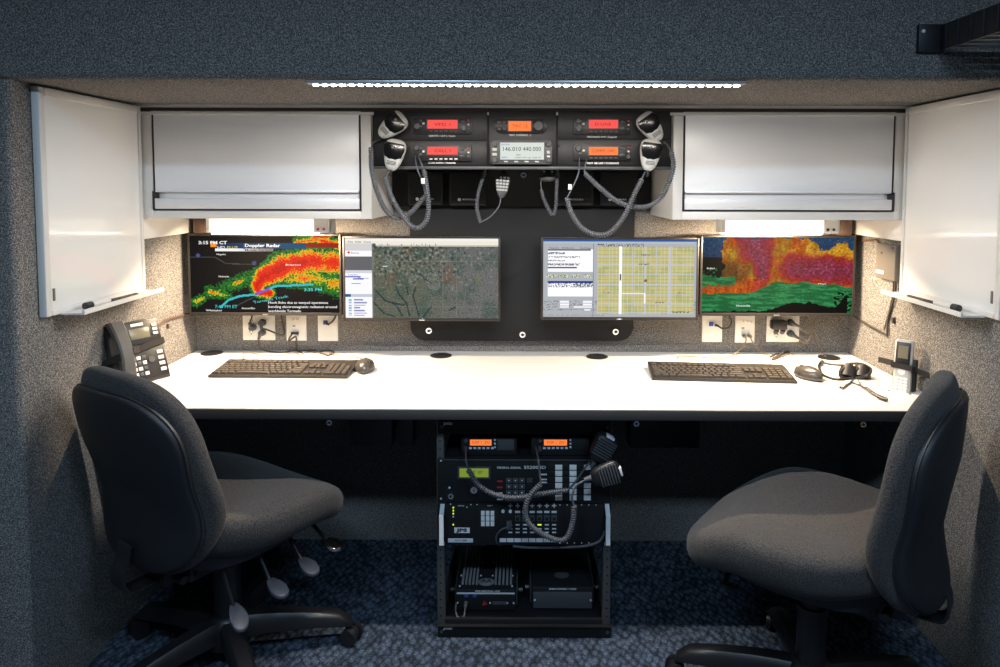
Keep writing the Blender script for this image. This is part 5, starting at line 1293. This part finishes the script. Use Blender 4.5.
def chair(loc, rz, label, base_rot, paddles, lift=0, rec=.13):
    global SEATZ, BACKZ, REC
    REC = rec
    SEATZ, BACKZ = .430+lift, .598+lift
    r = thing('task_chair', label, 'chair', loc, 'task chairs at the desk', (0, 0, rz))
    obj('seat', MB().rings(seat_rings()), 'fabric', r, True, 80)
    obj('seat_pan', MB().rings([[Vector((sup(2*PI*k/48, .18*q, .18*q, 2.9)[0], sup(2*PI*k/48, .18*q, .18*q, 2.9)[1]-.0, SEATZ+zz)) for k in range(48)] for q, zz in ((1, -.040), (.95, -.080), (.6, -.088), (.01, -.088))]), 'shell', r, True)
    obj('backrest', MB().rings(back_rings()), 'fabric', r, True, 80)
    obj('back_shell', MB().rings(shell_rings(.96, -.032, -.047)), 'shell', r, True, 60)
    pp = []
    for k in range(73):
        x, z = back_outline(2*PI*k/72, .224, .236, 3.4); pp.append(back_def(x*.965*(1-.035*math.cos((z+.03)*20)), -.033, z*.965*.95-.010))
    obj('piping', MB().tube(pp, .0024, n=6), 'shell', r, True)
    # mechanism
    mch = MB().box(-.075, .075, -.15, .12, SEATZ-.125, SEATZ-.085, bev=.006).box(-.05, .05, -.20, -.10, SEATZ-.118, SEATZ-.088, bev=.003)
    for y in (-.17, -.13, .08): mch.cyl((-.083, y, SEATZ-.105), (.083, y, SEATZ-.105), .010, n=14)
    obj('tilt_mechanism', mch, 'black', r, True)
    jb = MB(); P = [Vector((0, -.10, SEATZ-.105)), Vector((0, -.245, SEATZ-.11)), Vector((0, -.275, SEATZ-.095)), Vector((0, -.279, SEATZ-.06)), Vector((0, -.268, SEATZ-.03)), Vector((0, -.262, SEATZ+.0))]
    S = spline(P, 6); jb.rings([[p+Vector((-.026, 0, 0))+o_, p+Vector((.026, 0, 0))+o_, p+Vector((.026, 0, 0))-o_, p+Vector((-.026, 0, 0))-o_] for p, o_ in zip(S, [Vector((0, .003, .002))]*len(S))])
    obj('back_bar', jb, 'black', r, True)
    obj('column', MB().cyl((0, 0, .115), (0, 0, .27), .034, n=28).cyl((0, 0, .265), (0, 0, SEATZ-.10), .0265, n=24), 'plastic', r, True)
    hub = MB().rings([[Vector((a*math.cos(2*PI*k/32), a*math.sin(2*PI*k/32), z)) for k in range(32)] for a, z in ((.03, .052), (.055, .056), (.060, .085), (.052, .118), (.040, .135), (.0345, .137))])
    obj('hub', hub, 'plastic', r, True)
    for k in range(5):
        a = base_rot+2*PI*k/5; d = Vector((math.cos(a), math.sin(a), 0)); n = Vector((-d.y, d.x, 0)); R = []
        for t in (0, .15, .35, .55, .75, .88, .95, 1):
            rad = .035+.285*t; zt = .128-.045*t**1.6-(.012 if t > .93 else 0)-(.012 if t == 1 else 0); th = .052-.022*t; w_ = .030-.009*t; zb = zt-th
            if t >= .95: zb = .056
            R.append([d*rad+n*(w_*c_)+Vector((0, 0, zb+(zt-zb)*h_)) for c_, h_ in ((-1, 0), (-1, .7), (-.62, 1), (.62, 1), (1, .7), (1, 0))])
        leg = obj('base_arm', MB().rings(R), 'plastic', r, True, 50)
        c = d*.308; a2 = a+1.0+k*.9; e = Vector((math.cos(a2), math.sin(a2), 0))
        w = MB()
        cc = c+Vector((e.y*.012, -e.x*.012, 0))
        for s_ in (-1, 1): w.cyl(cc+e*(s_*.010)+Vector((0, 0, .0245)), cc+e*(s_*.024)+Vector((0, 0, .0245)), .0245, .0225, n=24)
        w.cyl(cc+e*-.010+Vector((0, 0, .026)), cc+e*.010+Vector((0, 0, .026)), .018, n=16).cyl(c+Vector((0, 0, .03)), c+Vector((0, 0, .064)), .007, n=10)
        obj('caster', w, 'plastic', leg, True)
    for p in paddles: paddle(r, *p)
    return r
R_ = math.radians
chair((-.775, 1.83, 0), R_(57-90), 'charcoal task chair on the left, its dark shell back turned to the viewer', R_(48), [(.06, .155, -.09, .345, -.3, 'lever', .10, .07), (.06, .15, .02, .315, 0, 'lever', .06), (.06, .155, .115, .32, 0, 'lever', .05), (.06, .17, .19, .325, .2, 'chrome', .03, .045)])
chair((.692, 1.65, 0), R_(143-90), 'charcoal task chair on the right, seen from its side with the seat facing left', R_(32), [(.06, .20, -.06, .345, 0, 'lever', .05), (.06, .235, .08, .335, 0, 'lever', .05), (-.06, -.12, .17, .33, 0, 'plastic', .02)], .016, .02)

# ------------------------------------------------------------------ camera and look
cam = bpy.data.cameras.new('camera'); cam.sensor_width = 36; cam.lens = CF/1000*36; cam.shift_x = -CSX/1000; cam.shift_y = CSY/1000
cam.clip_start = .05
co = bpy.data.objects.new('camera', cam); C.objects.link(co)
U = -DOWN
co.matrix_world = Matrix(((RIGHT.x, U.x, -FWD.x, 0), (RIGHT.y, U.y, -FWD.y, 0), (RIGHT.z, U.z, -FWD.z, CH), (0, 0, 0, 1)))
sc = bpy.context.scene; sc.camera = co
w = bpy.data.worlds.new('world'); w.use_nodes = True; w.node_tree.nodes['Background'].inputs[0].default_value = (.02, .025, .03, 1); sc.world = w
sc.view_settings.view_transform = 'Standard'; sc.view_settings.look = 'None'; sc.view_settings.exposure = .12; sc.view_settings.gamma = 1
sc.view_settings.use_curve_mapping = False
sc.cycles.max_bounces = 8; sc.cycles.diffuse_bounces = 5
